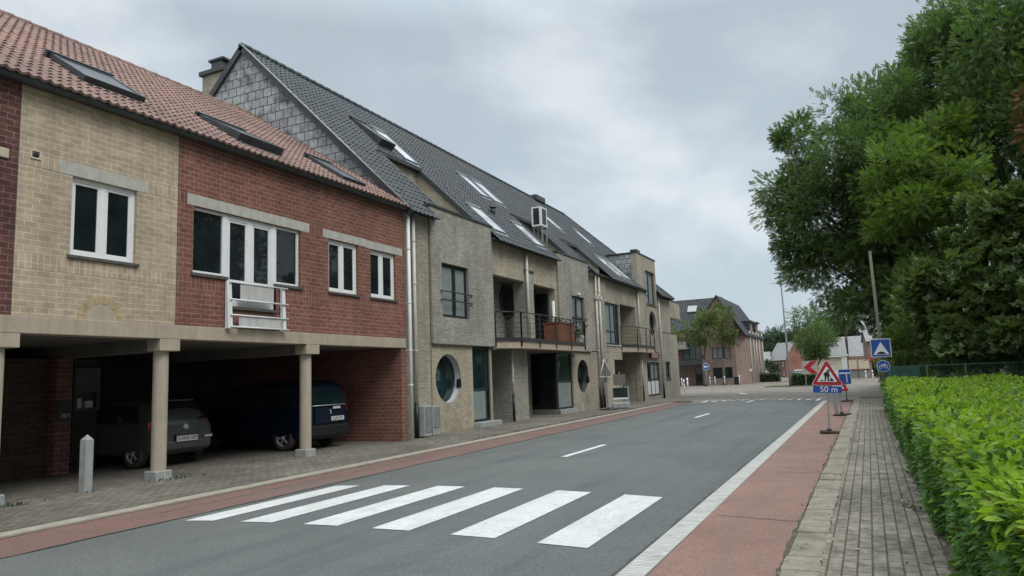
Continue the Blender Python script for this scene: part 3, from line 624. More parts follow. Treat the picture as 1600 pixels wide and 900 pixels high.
roof_window(h1,SL1,*rw1[1],h=.12,fw=.08,tilt=.12,label='roof window on red tiles standing ajar')
roof_window(h1,SL1,*rw1[2],h=.14,fw=.07,label='small roof window on red tiles next to the slate gable')
pipe(h1,-11.93,17.68,0.03,6.78,.055,'white_metal',clips=(1.6,2.6,4.0,5.6))
# juliet balcony
rail=thing('balcony_guard',None,None,(XF,11.8,2.93)); rail.parent=h1; rail.location=Vector((XF,11.8,2.93))-h1.location
for ya,yb in ((10.93,11.05),(12.52,12.62)):
    j=MB(); j.hexa([(XF+.03,ya,2.93),(XF+.14,ya,2.93),(XF+.14,yb,2.93),(XF+.03,yb,2.93),(XF+.03,ya,3.93),(XF+.09,ya,3.93),(XF+.09,yb,3.93),(XF+.03,yb,3.93)]); j.build('side_plate','white_metal',rail,bevel=.006)
rail['label']='white french balcony guard with translucent panels'
for z in (3.92,3.55,3.22,2.97):
    t=(z-2.93); b=MB(); x=XF+.16-.05*t; b.tube([(x,10.98,z),(x,12.68,z)],.017,8); b.build('rail','white_metal',rail)
for y0,y1,z0,z1 in ((11.28,12.25,3.57,3.90),(11.22,12.46,2.99,3.20)):
    b=MB(); x=XF+.125-.05*(z0-2.93); b.box(x,x+.012,y0,y1,z0,z1); b.build('panel','frosted',rail)
# ================================================================== grey brick apartment house
XG=-12.1
h2=thing('apartment_house','long grey and beige brick apartment house with steep dark roof and slate gable','house',(XG,34,0))
SL2=Slope((-11.75,0,6.75),(0,1,0),(-1,0,.985)); K2=math.hypot(1,.985)
def tX(x): return (-11.75-x)*K2
def wallp(mat,y0,y1,z0,z1,holes=(),rounds=(),X=XG,depth=.18,label=None,ends=True):
    mb=MB(); wall_x(mb,X,y0,y1,z0,z1,holes,rounds,depth)
    if ends:
        for y in (y0,y1): mb.poly([(X,y,z0),(X-.3,y,z0),(X-.3,y,z1),(X,y,z1)])
        mb.poly([(X,y0,z1),(X,y1,z1),(X-.3,y1,z1),(X-.3,y0,z1)]); mb.poly([(X,y0,z0),(X,y1,z0),(X-.3,y1,z0),(X-.3,y0,z0)])
    o=mb.build('wall',mat,h2)
    if label: o['label']=label
    return o
XP=-12.02     # projecting grey volumes
wallp('beige_dark',17.62,19.07,0,6.92)
wallp('grey_brick',19.07,23.24,2.86,7.22,[(19.68,21.42,3.72,5.48)],X=XP,label='grey brick projecting wall with parapet, nearer one')
wallp('beige_brick',19.07,21.66,0,2.845,rounds=[(20.06,1.76,.775,1)],depth=.16,label='beige ground floor wall with large round window')
wallp('beige_brick',23.25,29.5,5.53,6.78)
wallp('beige_brick',29.28,29.5,2.86,5.525)
wallp('grey_brick',29.52,33.48,2.86,7.20,[(31.1,32.72,3.62,5.42)],X=XP,label='grey brick projecting wall with parapet, farther one')
wallp('beige_dark',31.0,34.98,0,2.85,rounds=[(32.32,1.68,.775,1)],depth=.16)
wallp('beige_dark',33.5,42.2,2.9,6.72,[(36.0,38.42,3.27,5.52),(38.55,41.55,3.0,5.60)],depth=.18)
wallp('beige_dark',34.98,37.1,0,2.89,[(35.05,35.92,1.32,2.5)])
wallp('beige_dark',37.1,38.52,2.5,2.89)
wallp('beige_dark',37.1,38.3,0,1.25)
wallp('beige_dark',42.0,47.0,0,2.89,[(43.4,46.45,.30,2.40)])
wallp('beige_dark',42.22,46.42,2.9,9.0,[(43.95,46.1,6.0,8.15)],[(45.05,4.78,.80,1.05)],X=XP,label='tall dormer wall with narrow window')
wallp('beige_dark',46.42,50.0,4.42,6.72)
wallp('beige_dark',46.42,51.7,2.9,4.40); wallp('beige_dark',47.0,51.7,0,2.89,[(47.95,49.2,1.30,2.46)])
# far end wall, back, gable ends
mb=MB(); mb.poly([(XG,51.7,0),(-25,51.7,0),(-25,51.7,4.4),(XG,51.7,4.4)]); mb.poly([(XG,50.0,4.4),(-25,50,4.4),(-25,50,6.7),(XG,50,6.7)]); mb.poly([(XG,50,4.4),(XG,51.7,4.4),(-25,51.7,4.4),(-25,50,4.4)])
mb.poly([(-25,17.6,0),(-25,51.7,0),(-25,51.7,6.7),(-25,17.6,6.7)]); mb.build('rear_wall','beige_dark',h2)
mb=MB(); mb.box(-15.6,XG-.05,50.02,53.3,5.55,6.7); o=mb.build('overhang','beige_dark',h2); o['label']='cantilevered brick box at the far corner'
mb=MB(); mb.box(-15.6,XG-.03,49.98,53.35,6.705,6.8); mb.build('coping','gutter',o)
RX0,RZ0=-18.62,6.75+.985*(18.62-11.75); RX1=-17.7; RZ1=6.75+.985*(17.7-11.75); YR1=44.9
mb=MB(); mb.poly([(-11.9,17.605,6.6),(RX0,17.605,RZ0-.06),(-25.3,17.605,6.6)]); gable=mb.build('gable','slate',h2); gable['label']='slate clad gable above the red roof'
mb=MB(); mb.box(-25,XG,17.602,17.64,0,6.6); mb.build('party_wall','beige_dark',h2)
mb=MB()
for x1,z1,s_ in ((-11.7,6.70,-1),(-25.5,6.70,1)):
    a=Vector((x1,17.50,z1)); b=Vector((RX0,17.50,RZ0+.02)); d=(b-a).normalized(); n=Vector((-d.z,0,d.x)); n=n if n.z>0 else -n
    mb.hexa([a-n*.16,a-n*.16+Vector((0,.12,0)),b-n*.16+Vector((0,.12,0)),b-n*.16,a+n*.05,a+n*.05+Vector((0,.12,0)),b+n*.05+Vector((0,.12,0)),b+n*.05])
mb.build('verge_trim','gutter',h2)
mb=MB()
a=Vector((-11.7,17.47,6.78)); b=Vector((RX0,17.47,RZ0+.09)); mb.tube([a,b],.028,6); mb.build('verge_flashing','zinc',h2)
# roof plane with terrace cut-outs   (Y range, inner X)
cuts=[(20.1,22.65,-14.85),(29.35,31.75,-14.25),(34.2,36.2,-13.75)]
sk=[(20.9,21.75,-16.6,-15.35),(22.15,23.0,-16.6,-15.05),(27.75,28.55,-16.05,-14.85),(28.95,29.95,-16.05,-14.8),(23.75,24.75,-13.35,-12.2),(27.6,28.6,-13.35,-12.25),(36.6,37.5,-15.95,-14.85),(41.3,42.1,-15.75,-14.75),(38.3,39.6,-13.35,-12.1),(39.75,41.0,-13.35,-12.1)]
def ridge_x(y): return RX0+(RX1-RX0)*(y-17.6)/(YR1-17.6)
def inroof(u,t):
    x=-11.75-t/K2
    if u<17.5 or u>50: return False
    if u<=YR1 and x<ridge_x(u): return False
    if u>YR1 and x<RX1+(u-YR1)*(RX1+11.75)/-(49.9-YR1): return False
    for a,b,xi in cuts:
        if a<u<b and x>xi: return False
    if 42.2<u<46.42 and x>-14.0: return False
    if x>-12.36 and (19.07<u<23.25 or 29.52<u<33.5): return False
    for a,b,xa,xb in sk:
        if a<u<b and xa<x<xb: return False
    return True
def rp2(y,x): return (x,y,6.75+.985*(-11.75-x))
def under(poly): 
    return [tuple(Vector(rp2(y,x))+SL2.n*-.03) for y,x in poly]
mb=MB()
segs=[17.55]+[q for c in cuts for q in c[:2]]+[42.2,46.42]
def sheet(y0,y1,xe): mb.poly(under([(y0,xe),(y1,xe),(y1,ridge_x(y1)),(y0,ridge_x(y0))]))
for a,b,x in ((17.55,19.07,-11.72),(19.07,20.1,-12.36),(20.1,22.65,-14.85),(22.65,23.25,-12.36),(23.25,29.35,-11.72),(29.35,31.75,-14.25),(31.75,33.5,-12.36),(33.5,34.2,-11.72),(34.2,36.2,-13.75),(36.2,42.2,-11.72),(42.2,YR1,-13.9)): sheet(a,b,x)
mb.poly(under([(YR1,-13.9),(46.42,-13.9),(46.42,RX1+1.52*1.19),(YR1,RX1)])); mb.poly(under([(46.42,-11.72),(49.95,-11.72),(46.42,RX1+1.52*1.19)]))
hip=[(RX1,YR1,RZ1-.04),(-11.75,49.95,6.70),(-25.5,49.95,6.70)]; mb.poly(hip)
mb.poly([(RX0,17.55,RZ0-.05),(RX1,YR1,RZ1-.05),(-25.5,49.95,6.7),(-25.5,17.55,6.7)])
roof2=mb.build('roof','black_tile',h2)
tiles(SL2,17.55,50,-.05,tX(-18.75),.225,.335,inroof,.04,.026).build('roof_tiles','black_tile',roof2)
mb=MB(); y=17.5
while y<YR1:
    x=ridge_x(y); z=6.75+.985*(-11.75-x); x2=ridge_x(min(y+.42,YR1)); z2=6.75+.985*(-11.75-x2)
    mb.tube([(x,y,z+.0),(x2,min(y+.42,YR1),z2+.03)],.125,8); y+=.40
n=18
for i in range(n):
    f0,f1=i/n,(i+1.05)/n; a=Vector((RX1,YR1,RZ1)); b=Vector((-11.75,49.95,6.75)); mb.tube([a.lerp(b,f0)+Vector((0,0,.03)),a.lerp(b,min(f1,1))],.11,8)
mb.build('ridge_tiles','black_tile',roof2)
for k,(a,b,xa,xb) in enumerate(sk):
    o=roof_window(h2,SL2,a,b,tX(xb),tX(xa),h=.11,fw=.06,tilt=.20 if k==0 else 0,frame='zinc' if k!=0 else 'gutter',glass='skyglass_reflecting' if k else 'skyglass')
    if k==0: o['label']='roof window standing open high on the dark roof'
# terraces cut into the roof
for k,(a,b,xi) in enumerate(cuts):
    zt=6.75+.985*(-11.75-xi); m=MB()
    m.box(xi-.25,xi,a-.05,b+.05,5.9,zt-.12); t=m.build('terrace_wall','beige_brick',h2)
    for yy in (a,b):
        m=MB(); q=[(-12.4,yy,7.28),(xi,yy,zt-.1),(xi,yy,5.9),(-12.4,yy,5.9)]; m.prism(q,(0,-.12 if yy==a else .12,0)); m.build('terrace_side','beige_brick',t)
        m=MB(); d=.06; A=Vector((-12.36,yy,7.38)); B=Vector((xi-.05,yy,zt+.05)); nn=SL2.n
        m.hexa([A-nn*.12+Vector((0,-d,0)),A-nn*.12+Vector((0,d,0)),B-nn*.12+Vector((0,d,0)),B-nn*.12+Vector((0,-d,0)),A+nn*.06+Vector((0,-d,0)),A+nn*.06+Vector((0,d,0)),B+nn*.06+Vector((0,d,0)),B+nn*.06+Vector((0,-d,0))]); m.build('verge_trim','gutter',t)
    m=MB(); m.box(xi-.02,xi+.20,a-.12,b+.12,zt-.16,zt-.02); m.build('gutter','gutter',t)
    m=MB(); m.box(xi-.2,-12.38,a,b,5.82,5.9); m.build('terrace_floor','grey_concrete',t)
    if k==0:
        m=MB(); frame_x(m,xi+.06,20.25,20.95,7.6,9.55,.1,.08); o=m.build('terrace_door','pvc',h2); m=MB(); m.box(xi+.0,xi+.02,20.3,20.9,7.65,9.5); m.build('pane','glass',o)
# open white casement beside the second terrace
wn_=thing('air_conditioner','white framed box unit with grille standing high on the dark roof','air conditioner',(-13.5,31.0,8.4))
m=MB(); m.box(-13.72,-13.28,30.8,31.5,8.8,9.75); o=m.build('casing','white_metal',wn_,bevel=.02)
m=MB(); frame_x(m,-13.25,30.82,31.48,8.82,9.73,.07,.03); m.build('front_frame','pvc',wn_); m=MB(); m.box(-13.278,-13.262,30.88,31.42,8.88,9.68); m.build('grille','gutter',wn_)
m=MB(); 
for x0,x1,z0,z1 in ((-13.73,-13.27,8.8,8.87),(-13.73,-13.27,9.67,9.74),(-13.73,-13.66,8.87,9.67),(-13.34,-13.27,8.87,9.67)): m.box(x0,x1,30.76,30.797,z0,z1)
m.build('side_frame','pvc',wn_); m=MB(); m.box(-13.66,-13.34,30.775,30.798,8.87,9.67); m.build('side_panel','skyglass',wn_)
m=MB()
for y in (30.9,31.4): m.box(-13.75,-13.2,y-.03,y+.03,8.72,8.78); m.box(-13.3,-13.25,y-.03,y+.03,7.6,8.72); m.box(-13.72,-13.67,y-.03,y+.03,7.6,8.72)
m.build('bracket','galv',wn_)
# roof vent pipes and ridge bits
m=MB(); m.tube([rp2(26.4,-13.55),Vector(rp2(26.4,-13.55))+Vector((0,0,.32))],.09,10); m.lathe(Vector(rp2(26.4,-13.55))+Vector((0,0,.3)),[(.15,0),(.13,.1),(0,.14)],12); m.build('roof_vent','gutter',h2)
m=MB(); p_=(ridge_x(40.5),40.5,6.75+.985*(-11.75-ridge_x(40.5))); m.box(p_[0]-.3,p_[0]+.3,40.2,41.6,p_[2]-.1,p_[2]+.28); m.build('roof_vent','gutter',h2,bevel=.06)
# chimney behind the gable
m=MB(); m.box(-20.75,-19.75,17.75,18.75,10,12.95); ch=m.build('chimney','beige_dark',h2)
m=MB(); m.box(-20.85,-19.65,17.65,18.85,12.95,13.12); m.box(-20.5,-19.95,17.9,18.55,13.12,13.5); m.box(-20.6,-19.85,17.85,18.6,13.5,13.6); m.build('chimney_cap','gutter',ch,bevel=.02)
# parapet copings, joints
for y0,y1,z in ((19.03,23.28,7.22),(29.48,33.52,7.20),(42.18,46.46,9.0)): MB().box(XP-.34,XP+.04,y0,y1,z+.003,z+.07).build('coping','gutter',h2)
m=MB()
for y0,y1 in ((19.1,23.2),(29.55,33.45)): m.box(XP-.12,XP+.02,y0,y1,2.83,2.857)
m.box(XG-.02,XG+.006,19.03,19.066,0,6.9); m.box(XG-.02,XG+.02,46.45,51.72,4.385,4.42); m.build('shadow_joint','sill',h2)
# parapet returns and dormer cheeks
m=MB()
for y in (19.07,33.48): m.box(-13.2,XP-.3,y-.01 if y<20 else y-.25,y+.25 if y<20 else y,6.4,7.2)
m.build('parapet_return','grey_brick',h2)
m=MB()
m.prism([(-14.3,42.19,8.95),(XP-.3,42.19,8.95),(XP-.3,42.19,6.4),(-12.35,42.19,6.4),(-14.3,42.19,8.4)],(0,.1,0)); m.box(-14.1,XP-.3,42.3,46.31,8.8,8.98); m.box(-14.1,-12.2,46.32,46.42,6.7,8.95)
m.build('dormer_cheek','slate',h2)
m=MB(); m.box(-14.2,XP-.30,42.12,46.48,8.985,9.05); m.box(XP-.36,XP+.05,42.14,42.9,9.072,9.2); m.build('dormer_roof','gutter',h2)
# gutters and pipes
gutter(h2,-11.93,17.62,19.35,6.86,.075); gutter(h2,-11.93,23.2,29.5,6.84,.075); gutter(h2,-11.93,33.5,43.9,6.80,.075); gutter(h2,-11.93,46.5,50.2,6.84,.075)
pipe(h2,-12.0,18.06,1.05,6.8,.055,shoe=(.03,1.08),clips=(2.6,4.6,5.9))
pipe(h2,-11.98,26.15,3.2,6.78,.06,clips=(4.2,6.0))
pipe(h2,-12.10,24.75,1.05,2.78,.045,shoe=(.08,1.1),clips=(1.6,)); 
pipe(h2,-12.0,34.42,1.05,6.72,.06,shoe=(.08,1.1),clips=(2.9,4.2,5.9)); pipe(h2,-12.0,34.92,1.0,6.72,.06,shoe=(.08,1.05),clips=(2.4,4.2,5.9))
m=MB(); m.box(-12.06,-11.9,34.3,34.55,5.5,5.7); m.box(-12.06,-11.9,34.85,35.1,5.5,5.7); m.build('pipe_hopper','pipe',h2)
pipe(h2,-12.0,41.95,3.3,6.72,.055,clips=(4.8,)); pipe(h2,-12.06,42.2,1.0,2.86,.05,shoe=(.08,1.05),clips=(1.7,)); pipe(h2,-12.0,46.75,1.0,6.8,.055,shoe=(.08,1.05),clips=(2.6,4.6))
pipe(h2,-12.0,28.78,3.1,4.95,.07,'white_metal',clips=())
# ---- windows
window_x(h2,XP,19.68,21.42,3.72,5.48,'dark_frame','glass_green',.06,(20.62,),(),.10,.10,curtain=[(19.78,20.5),(20.75,21.3)],sill=.0,sillmat='black')
m=MB()
for z in (4.27,4.55): m.tube([(XP+.05,19.58,z),(XP+.05,21.6,z)],.022,8)
for y in (19.58,21.6):
    for z in (4.27,4.55): m.tube([(XP-.02,y,z),(XP+.05,y,z)],.018,6)
m.build('window_guard','dark_metal',h2)
window_x(h2,XP,31.1,32.72,3.62,5.42,'dark_frame','glass_green',.07,(31.9,),(4.4,),.08,.10,curtain=[(31.95,32.6)],sill=.0,sillmat='black')
m=MB()
for z in (4.1,4.4): m.tube([(XP+.05,30.95,z),(XP+.05,33.0,z)],.022,8)
m.build('window_guard','dark_metal',h2)
m=MB(); m.box(XP,XP+.12,31.75,32.0,5.46,5.58); m.build('security_lamp','white_metal',h2,bevel=.02)
def round_window(y,z,r,kz,X=XG,light=True):
    m=MB(); n=40
    m.lathe((X-.27,y,z),[(r,.0),(r,.05),(r-.06,.05),(r-.06,.0)],n,'x')
    o=m.build('round_window','dark_frame',h2)
    if kz!=1: 
        for v in o.data.vertices: v.co.z=(v.co.z-z)*kz+z
    m=MB(); m.poly([(X-.25,y+(r-.02)*math.cos(a),z+kz*(r-.02)*math.sin(a)) for a in [2*math.pi*i/n for i in range(n)]]); m.build('pane','glass_green',o)
    if light:
        m=MB()
        for i in range(n):
            a=-math.pi/2+math.pi*i/(n/2); b=-math.pi/2+math.pi*(i+1)/(n/2)
            q=lambda a,k:(y+k*math.cos(a),z+k*kz*math.sin(a))
            w0=.10+.09*math.cos(a)*0; m.poly([(X-.22,*q(a,r-.004)),(X-.22,*q(b,r-.004)),(X-.05,*q(b,r-.004)),(X-.05,*q(a,r-.004))])
        m.build('reveal_lining','lining' if y<25 else 'sill',o)
    return o
round_window(20.06,1.76,.775,1); round_window(32.32,1.68,.775,1); round_window(45.05,4.78,.80,1.05,XP,False)
for y_,z_ in ((20.80,1.62),(33.06,1.54)): MB().box(XG-.10,XG+.012,y_-.07,y_+.05,z_-.16,z_+.12).build('window_stop','black',h2)
# dark glass door panel near the balcony
m=MB(); frame_x(m,XG-.06,21.68,22.96,.26,2.84,.08,.07,(22.72,),(1.35,)); o=m.build('entrance_door','dark_frame',h2,bevel=.005)
m=MB(); m.box(XG-.11,XG-.10,21.74,22.9,1.36,2.8); m.build('pane','glass_green',o); m=MB(); m.box(XG-.10,XG-.085,21.74,22.7,.32,1.33); m.build('door_panel','curtain',o)
m=MB(); m.box(XG-.3,XG+.28,21.62,23.2,.08,.25); m.build('step','grey_concrete',h2,bevel=.015)
# recess below the balcony
XR=-13.6
m=MB(); wall_x(m,XR,22.9,29.7,.05,2.82,[(24.45,25.65,.25,2.45)],depth=.15); m.box(XR,XG-.02,22.96,23.1,.05,2.82); m.build('porch_wall','beige_dark',h2)
m=MB(); frame_x(m,XR-.04,24.45,25.65,.25,2.45,.10,.07,(),(1.2,)); o=m.build('entrance_door','black',h2); m=MB(); m.box(XR-.1,XR-.085,24.5,25.6,.3,2.4); m.build('pane','glass_green',o)
m=MB(); m.box(XR,XR+.3,24.3,25.8,.08,.22); m.build('step','grey_concrete',h2)
m=MB(); m.box(-13.58,-12.18,25.02,26.28,.05,2.82); m.build('pier','grey_brick',h2)
m=MB(); m.box(-12.6,XG+.02,26.12,26.95,2.9,5.95); o=m.build('pier','grey_brick',h2); m=MB(); m.box(-12.65,XG+.06,26.08,27.0,5.955,6.03); m.build('coping','gutter',o)
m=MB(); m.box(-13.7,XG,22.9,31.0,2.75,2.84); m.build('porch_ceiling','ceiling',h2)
# glazed porch: panes facing the pavement corner
m=MB(); A=(-14.2,30.2); B=(-12.25,29.35); C=(-12.2,30.98)
def glazed(P,Q,z0,z1,tr,mu):
    P=Vector((*P,0)); Q=Vector((*Q,0)); d=(Q-P).normalized(); L=(Q-P).length; n=Vector((d.y,-d.x,0)); f=MB(); gl=MB(); pn=MB()
    def bar(a,b,z_0,z_1,t=.035):
        q=[P+d*a-n*t,P+d*b-n*t,P+d*b+n*t,P+d*a+n*t]; f.hexa([(*v.xy,z_0) for v in q]+[(*v.xy,z_1) for v in q])
    for a in mu: bar(a*L-.04,a*L+.04,z0,z1)
    for z in (z0,tr,z1-.08): bar(0,L,z,z+.08,.03)
    o=f.build('porch_glazing','dark_frame',h2)
    gl.poly([(*P.xy,tr),(*Q.xy,tr),(*Q.xy,z1),(*P.xy,z1)]); gl.build('pane','glass_green',o)
    pn.poly([(*(P+n*.008).xy,z0),(*(Q+n*.008).xy,z0),(*(Q+n*.008).xy,tr),(*(P+n*.008).xy,tr)]); return o,pn
o,pn=glazed(A,B,.28,2.75,1.35,(0.02,.55,.98)); pn.build('door_panel','glass',o)
o,pn=glazed(B,C,.28,2.75,1.45,(.03,.97)); pn.build('door_panel','curtain',o)
m=MB(); m.prism([(-14.2,30.0,.085),(-12.0,29.1,.085),(-11.95,31.0,.085),(-14.2,31.0,.085)],(0,0,.19)); m.build('step','grey_concrete',h2)
# upper loggia behind the balcony
XL=-13.2
m=MB(); wall_x(m,XL,23.0,29.6,2.9,5.6); m.box(XL,XG-.31,23.12,23.235,2.9,5.53); m.box(XL,XG-.31,29.31,29.5,2.9,5.53); m.build('loggia_wall','grey_brick',h2)
m=MB(); m.box(XL,XG-.25,23.2,29.4,5.53,5.6); m.build('loggia_ceiling','ceiling',h2)
m=MB(); m.box(-13.12,-12.46,29.22,29.305,3.08,5.36); o=m.build('balcony_door','dark_frame',h2); m=MB(); m.box(-13.05,-12.82,29.20,29.217,3.2,5.28); m.box(-12.76,-12.53,29.20,29.217,3.2,5.28); m.build('pane','glass',o)
m=MB(); m.box(-13.17,-13.08,28.95,29.05,4.7,5.1); m.build('wall_lamp','white_metal',h2,bevel=.02)
zc=4.88; yc=26.72
m=MB(); m.lathe((XL+.02,yc,zc),[(.72,0),(.72,.06),(.60,.06),(.60,.0)],36,'x'); o=m.build('round_window','black',h2); m=MB(); m.poly([(XL+.035,yc+.64*math.cos(2*math.pi*i/36),zc+.64*math.sin(2*math.pi*i/36)) for i in range(36)]); m.build('pane','interior',o)
def balcony(pts,z0,z1,hr,posts,wires,label):
    m=MB(); m.prism([(x,y,z0) for x,y in pts],(0,0,z1-z0)); b=m.build('balcony','concrete',h2,bevel=.01); b['label']=label
    m=MB(); e=[(x+.02,y) for x,y in pts]
    path=e[1:-1] if False else e
    for i in range(len(path)-1):
        P=Vector((*path[i],0)); Q=Vector((*path[i+1],0)); d=(Q-P).normalized(); n=Vector((d.y,-d.x,0)); 
        q=[P-n*.01,Q-n*.01,Q+n*.03,P+n*.03]; m.hexa([(v.x,v.y,z1+.005) for v in q]+[(v.x,v.y,z1+.13) for v in q])
        m.tube([(P.x,P.y,z1+hr),(Q.x,Q.y,z1+hr)],.024,8)
        for w in range(wires): z=z1+.13+(hr-.13)*(w+1)/(wires+1); m.tube([(P.x,P.y,z),(Q.x,Q.y,z)],.008,5)
        L=(Q-P).length; k=max(1,round(L/1.6))
        for t in range(k+1):
            v=P.lerp(Q,t/k); m.box(v.x-.02,v.x+.02,v.y-.03,v.y+.03,z0+.06,z1+hr)
    m.build('railing','dark_metal',b); return b
balcony([(XG-.0,23.42),(-11.5,24.35),(-11.5,31.1),(XG+.05,31.15)],2.80,3.06,1.08,0,4,'long balcony with dark wire railing')
balcony([(XG-.0,38.5),(-11.62,40.0),(-11.62,43.6),(XP+.0,44.2)],2.94,3.22,1.12,0,4,'smaller balcony with dark wire railing')
# loggia three and the far windows
window_x(h2,XG,36.0,38.42,3.27,5.52,'dark_frame','glass_green',.08,(37.1,37.9),(4.0,),.08,.10,curtain=[(36.2,37.0)],sill=.03,sillmat='lintel')
m=MB(); m.box(-13.4,-13.3,38.4,41.8,2.95,5.7); m.box(-13.3,XG-.16,38.44,38.54,2.95,5.6); m.box(-13.3,XG-.16,41.56,41.66,2.95,5.6); m.build('loggia_wall','beige_dark',h2)
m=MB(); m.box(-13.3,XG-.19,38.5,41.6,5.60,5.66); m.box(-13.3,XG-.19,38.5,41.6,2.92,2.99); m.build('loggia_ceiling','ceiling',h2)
window_x(h2,XG,35.05,35.92,1.32,2.5,'dark_frame','glass_green',.06,(),(),.08,.10)
m=MB(); m.box(-13.9,-13.8,37.1,42.1,0.05,2.9); m.box(-13.8,XG-.31,42.03,42.1,.05,2.9); m.box(-13.8,XG-.31,37.0,37.07,.05,2.9); m.build('passage_wall','beige_dark',h2)
m=MB(); m.box(-13.8,XG-.01,37.11,41.99,2.86,2.885); m.build('passage_ceiling','ceiling',h2)
m=MB(); m.box(-12.6,-12.0,38.3,39.1,.085,.25); m.build('step','grey_concrete',h2)
window_x(h2,XG,43.4,46.45,.30,2.40,'dark_frame','glass_green',.08,(44.5,45.4),(1.35,),.08,.10,curtain=[(44.6,45.3),(45.5,46.2)])
m=MB()
for y in (43.55,44.55,45.5): m.box(XG-.13,XG-.11,y,y+.8,.42,1.22)
m.build('shop_window_board','white_metal',h2)
window_x(h2,XG,47.95,49.2,1.30,2.46,'dark_frame','glass_green',.08,(),(),.08,.10,sill=.05)
window_x(h2,XP,43.95,46.1,6.0,8.15,'dark_frame','glass_green',.10,(45.0,),(),.1,.12,curtain=[(45.1,45.9)],sill=.05)
m=MB(); m.box(XP,XP+.05,44.0,46.0,2.62,3.06); sgn=m.build('shop_sign','maroon',h2,bevel=.01)
m=MB(); 
for z,y0,y1 in ((2.92,44.25,45.8),(2.80,44.35,45.6),(2.71,44.3,45.5)): m.box(XP+.05,XP+.056,y0,y1,z-.02,z+.02)
m.build('lettering_lines','frosted',sgn)
# ---- things on the balcony and pavement
pl=thing('planter','square red brown wooden planter on the long balcony','planter',(-11.95,29.2,3.07))
m=MB(); m.box(-12.3,-11.62,28.35,30.1,3.07,3.95)
for i in range(11): m.box(-11.62,-11.60,28.37+i*.16,28.50+i*.16,3.10,3.94)
m.build('box','wood',pl); m=MB(); m.box(-12.34,-11.58,28.31,30.14,3.952,4.0); m.build('rim','wood',pl)
# ================================================================== foliage
def unit(a): return a/np.maximum(np.linalg.norm(a,axis=1,keepdims=True),1e-9)
def leaf_cloud(name,P,D,N,size,tv,tf,mats,parent=None,origin=(0,0,0),midx=None,smooth=False):
    D=unit(D); Sd=unit(np.cross(N,D)); U=np.cross(D,Sd); n=len(P); k=len(tv)
    tv=np.asarray(tv,float)
    V=(P[:,None,:]+size[:,None,None]*(tv[None,:,0,None]*D[:,None,:]+tv[None,:,1,None]*Sd[:,None,:]+tv[None,:,2,None]*U[:,None,:])).reshape(-1,3)-np.asarray(origin)
    fs=len(tf[0]); F=(np.asarray(tf)[None]+np.arange(n)[:,None,None]*k).reshape(-1,fs)
    me=bpy.data.meshes.new(name); me.vertices.add(len(V)); me.vertices.foreach_set('co',V.ravel()); me.loops.add(F.size); me.loops.foreach_set('vertex_index',F.ravel().astype(np.int32))
    me.polygons.add(len(F)); me.polygons.foreach_set('loop_start',np.arange(0,F.size,fs,dtype=np.int32)); me.polygons.foreach_set('loop_total',np.full(len(F),fs,np.int32))
    for m in mats: me.materials.append(M[m])
    if midx is not None: me.polygons.foreach_set('material_index',np.repeat(midx,len(tf)).astype(np.int32))
    me.update(); o=bpy.data.objects.new(name,me); COL.objects.link(o)
    if parent is not None: o.parent=parent; OFF[o.name]=tuple(origin)
    return o
def pinnate(n=7,w=.20):
    v=[];f=[]
    for i in range(n):
        t=.18+.78*i/(n-1)
        for s in (-1,1):
            L=.27*(1-.5*abs(t-.5)); ax,ay=t,0; dx,dy=L*.5,s*L
            b=len(v); v+= [(ax,0,0),(ax+dx*.5-w*.35,dy*.5,.01-.05*abs(t)),(ax+dx,dy,-.05),(ax+dx*.5+w*.35,dy*.5,.01)]; f.append((b,b+1,b+2,b+3))
    b=len(v); v+=[(1.12,0,-.06),(.98,-.07,-.03),(.9,0,0),(.98,.07,-.03)]; f.append((b,b+1,b+2,b+3))
    b=len(v); v+=[(-.1,-.012,0),(1,-.008,0),(1,.008,0),(-.1,.012,0)]; f.append((b,b+1,b+2,b+3))
    return v,f
def tuft(n=7,w=.26,up=.5):
    v=[];f=[]; r=random.Random(3)
    for i in range(n):
        a=2*math.pi*i/n+r.uniform(-.3,.3); e=r.uniform(-.1,up+.3); L=r.uniform(.75,1.1); c,s_=math.cos(a),math.sin(a)
        d=Vector((c*math.cos(e),s_*math.cos(e),math.sin(e))); q=Vector((-s_,c,0)); b=len(v)
        for t,h in ((.08,0),(.5,-w),(1.0,0),(.5,w)): p=d*t*L+q*h*L+Vector((0,0,-.15*t*t)); v.append(tuple(p))
        f.append((b,b+1,b+2,b+3))
    return v,f
LAUREL=([(0,0,0),(.35,-.20,.05),(.75,-.16,.03),(1,0,-.06),(.75,.16,.03),(.35,.20,.05),(.5,0,-.02)],[(0,1,6,5),(1,2,3,6),(6,3,4,5)])
def crown_points(lobes,per,clump=.28,shell=.72,rg=rng):
    Ps=[];Ds=[]
    for (x,y,z,rx,rz) in lobes:
        ry=(rx+rz)/2; vol=(rx*ry*rz)**(2/3); nc=max(5,int(vol*5.5)); n=max(3,int(per*vol/nc))
        d=unit(rg.normal(size=(nc,3))); rr=shell+(1.06-shell)*rg.random((nc,1))**.7
        inner=rg.random((nc,1))<.22; rr=np.where(inner,rr*.55,rr)
        c=np.array([x,y,z])+d*rr*np.array([rx,ry,rz])
        s=clump*np.array([rx,ry,rz*.8])*rg.uniform(.6,1.3,(nc,1))
        p=c[:,None,:]+np.clip(rg.normal(size=(nc,n,3)),-1.45,1.45)*s[:,None,:]
        dd=(p-c[:,None,:])/s[:,None,:]*.8+np.repeat(d[:,None,:],n,1)*.5+rg.normal(size=(nc,n,3))*.4+np.array([0,0,-.1])
        Ps.append(p.reshape(-1,3)); Ds.append(dd.reshape(-1,3))
    return np.concatenate(Ps),np.concatenate(Ds)
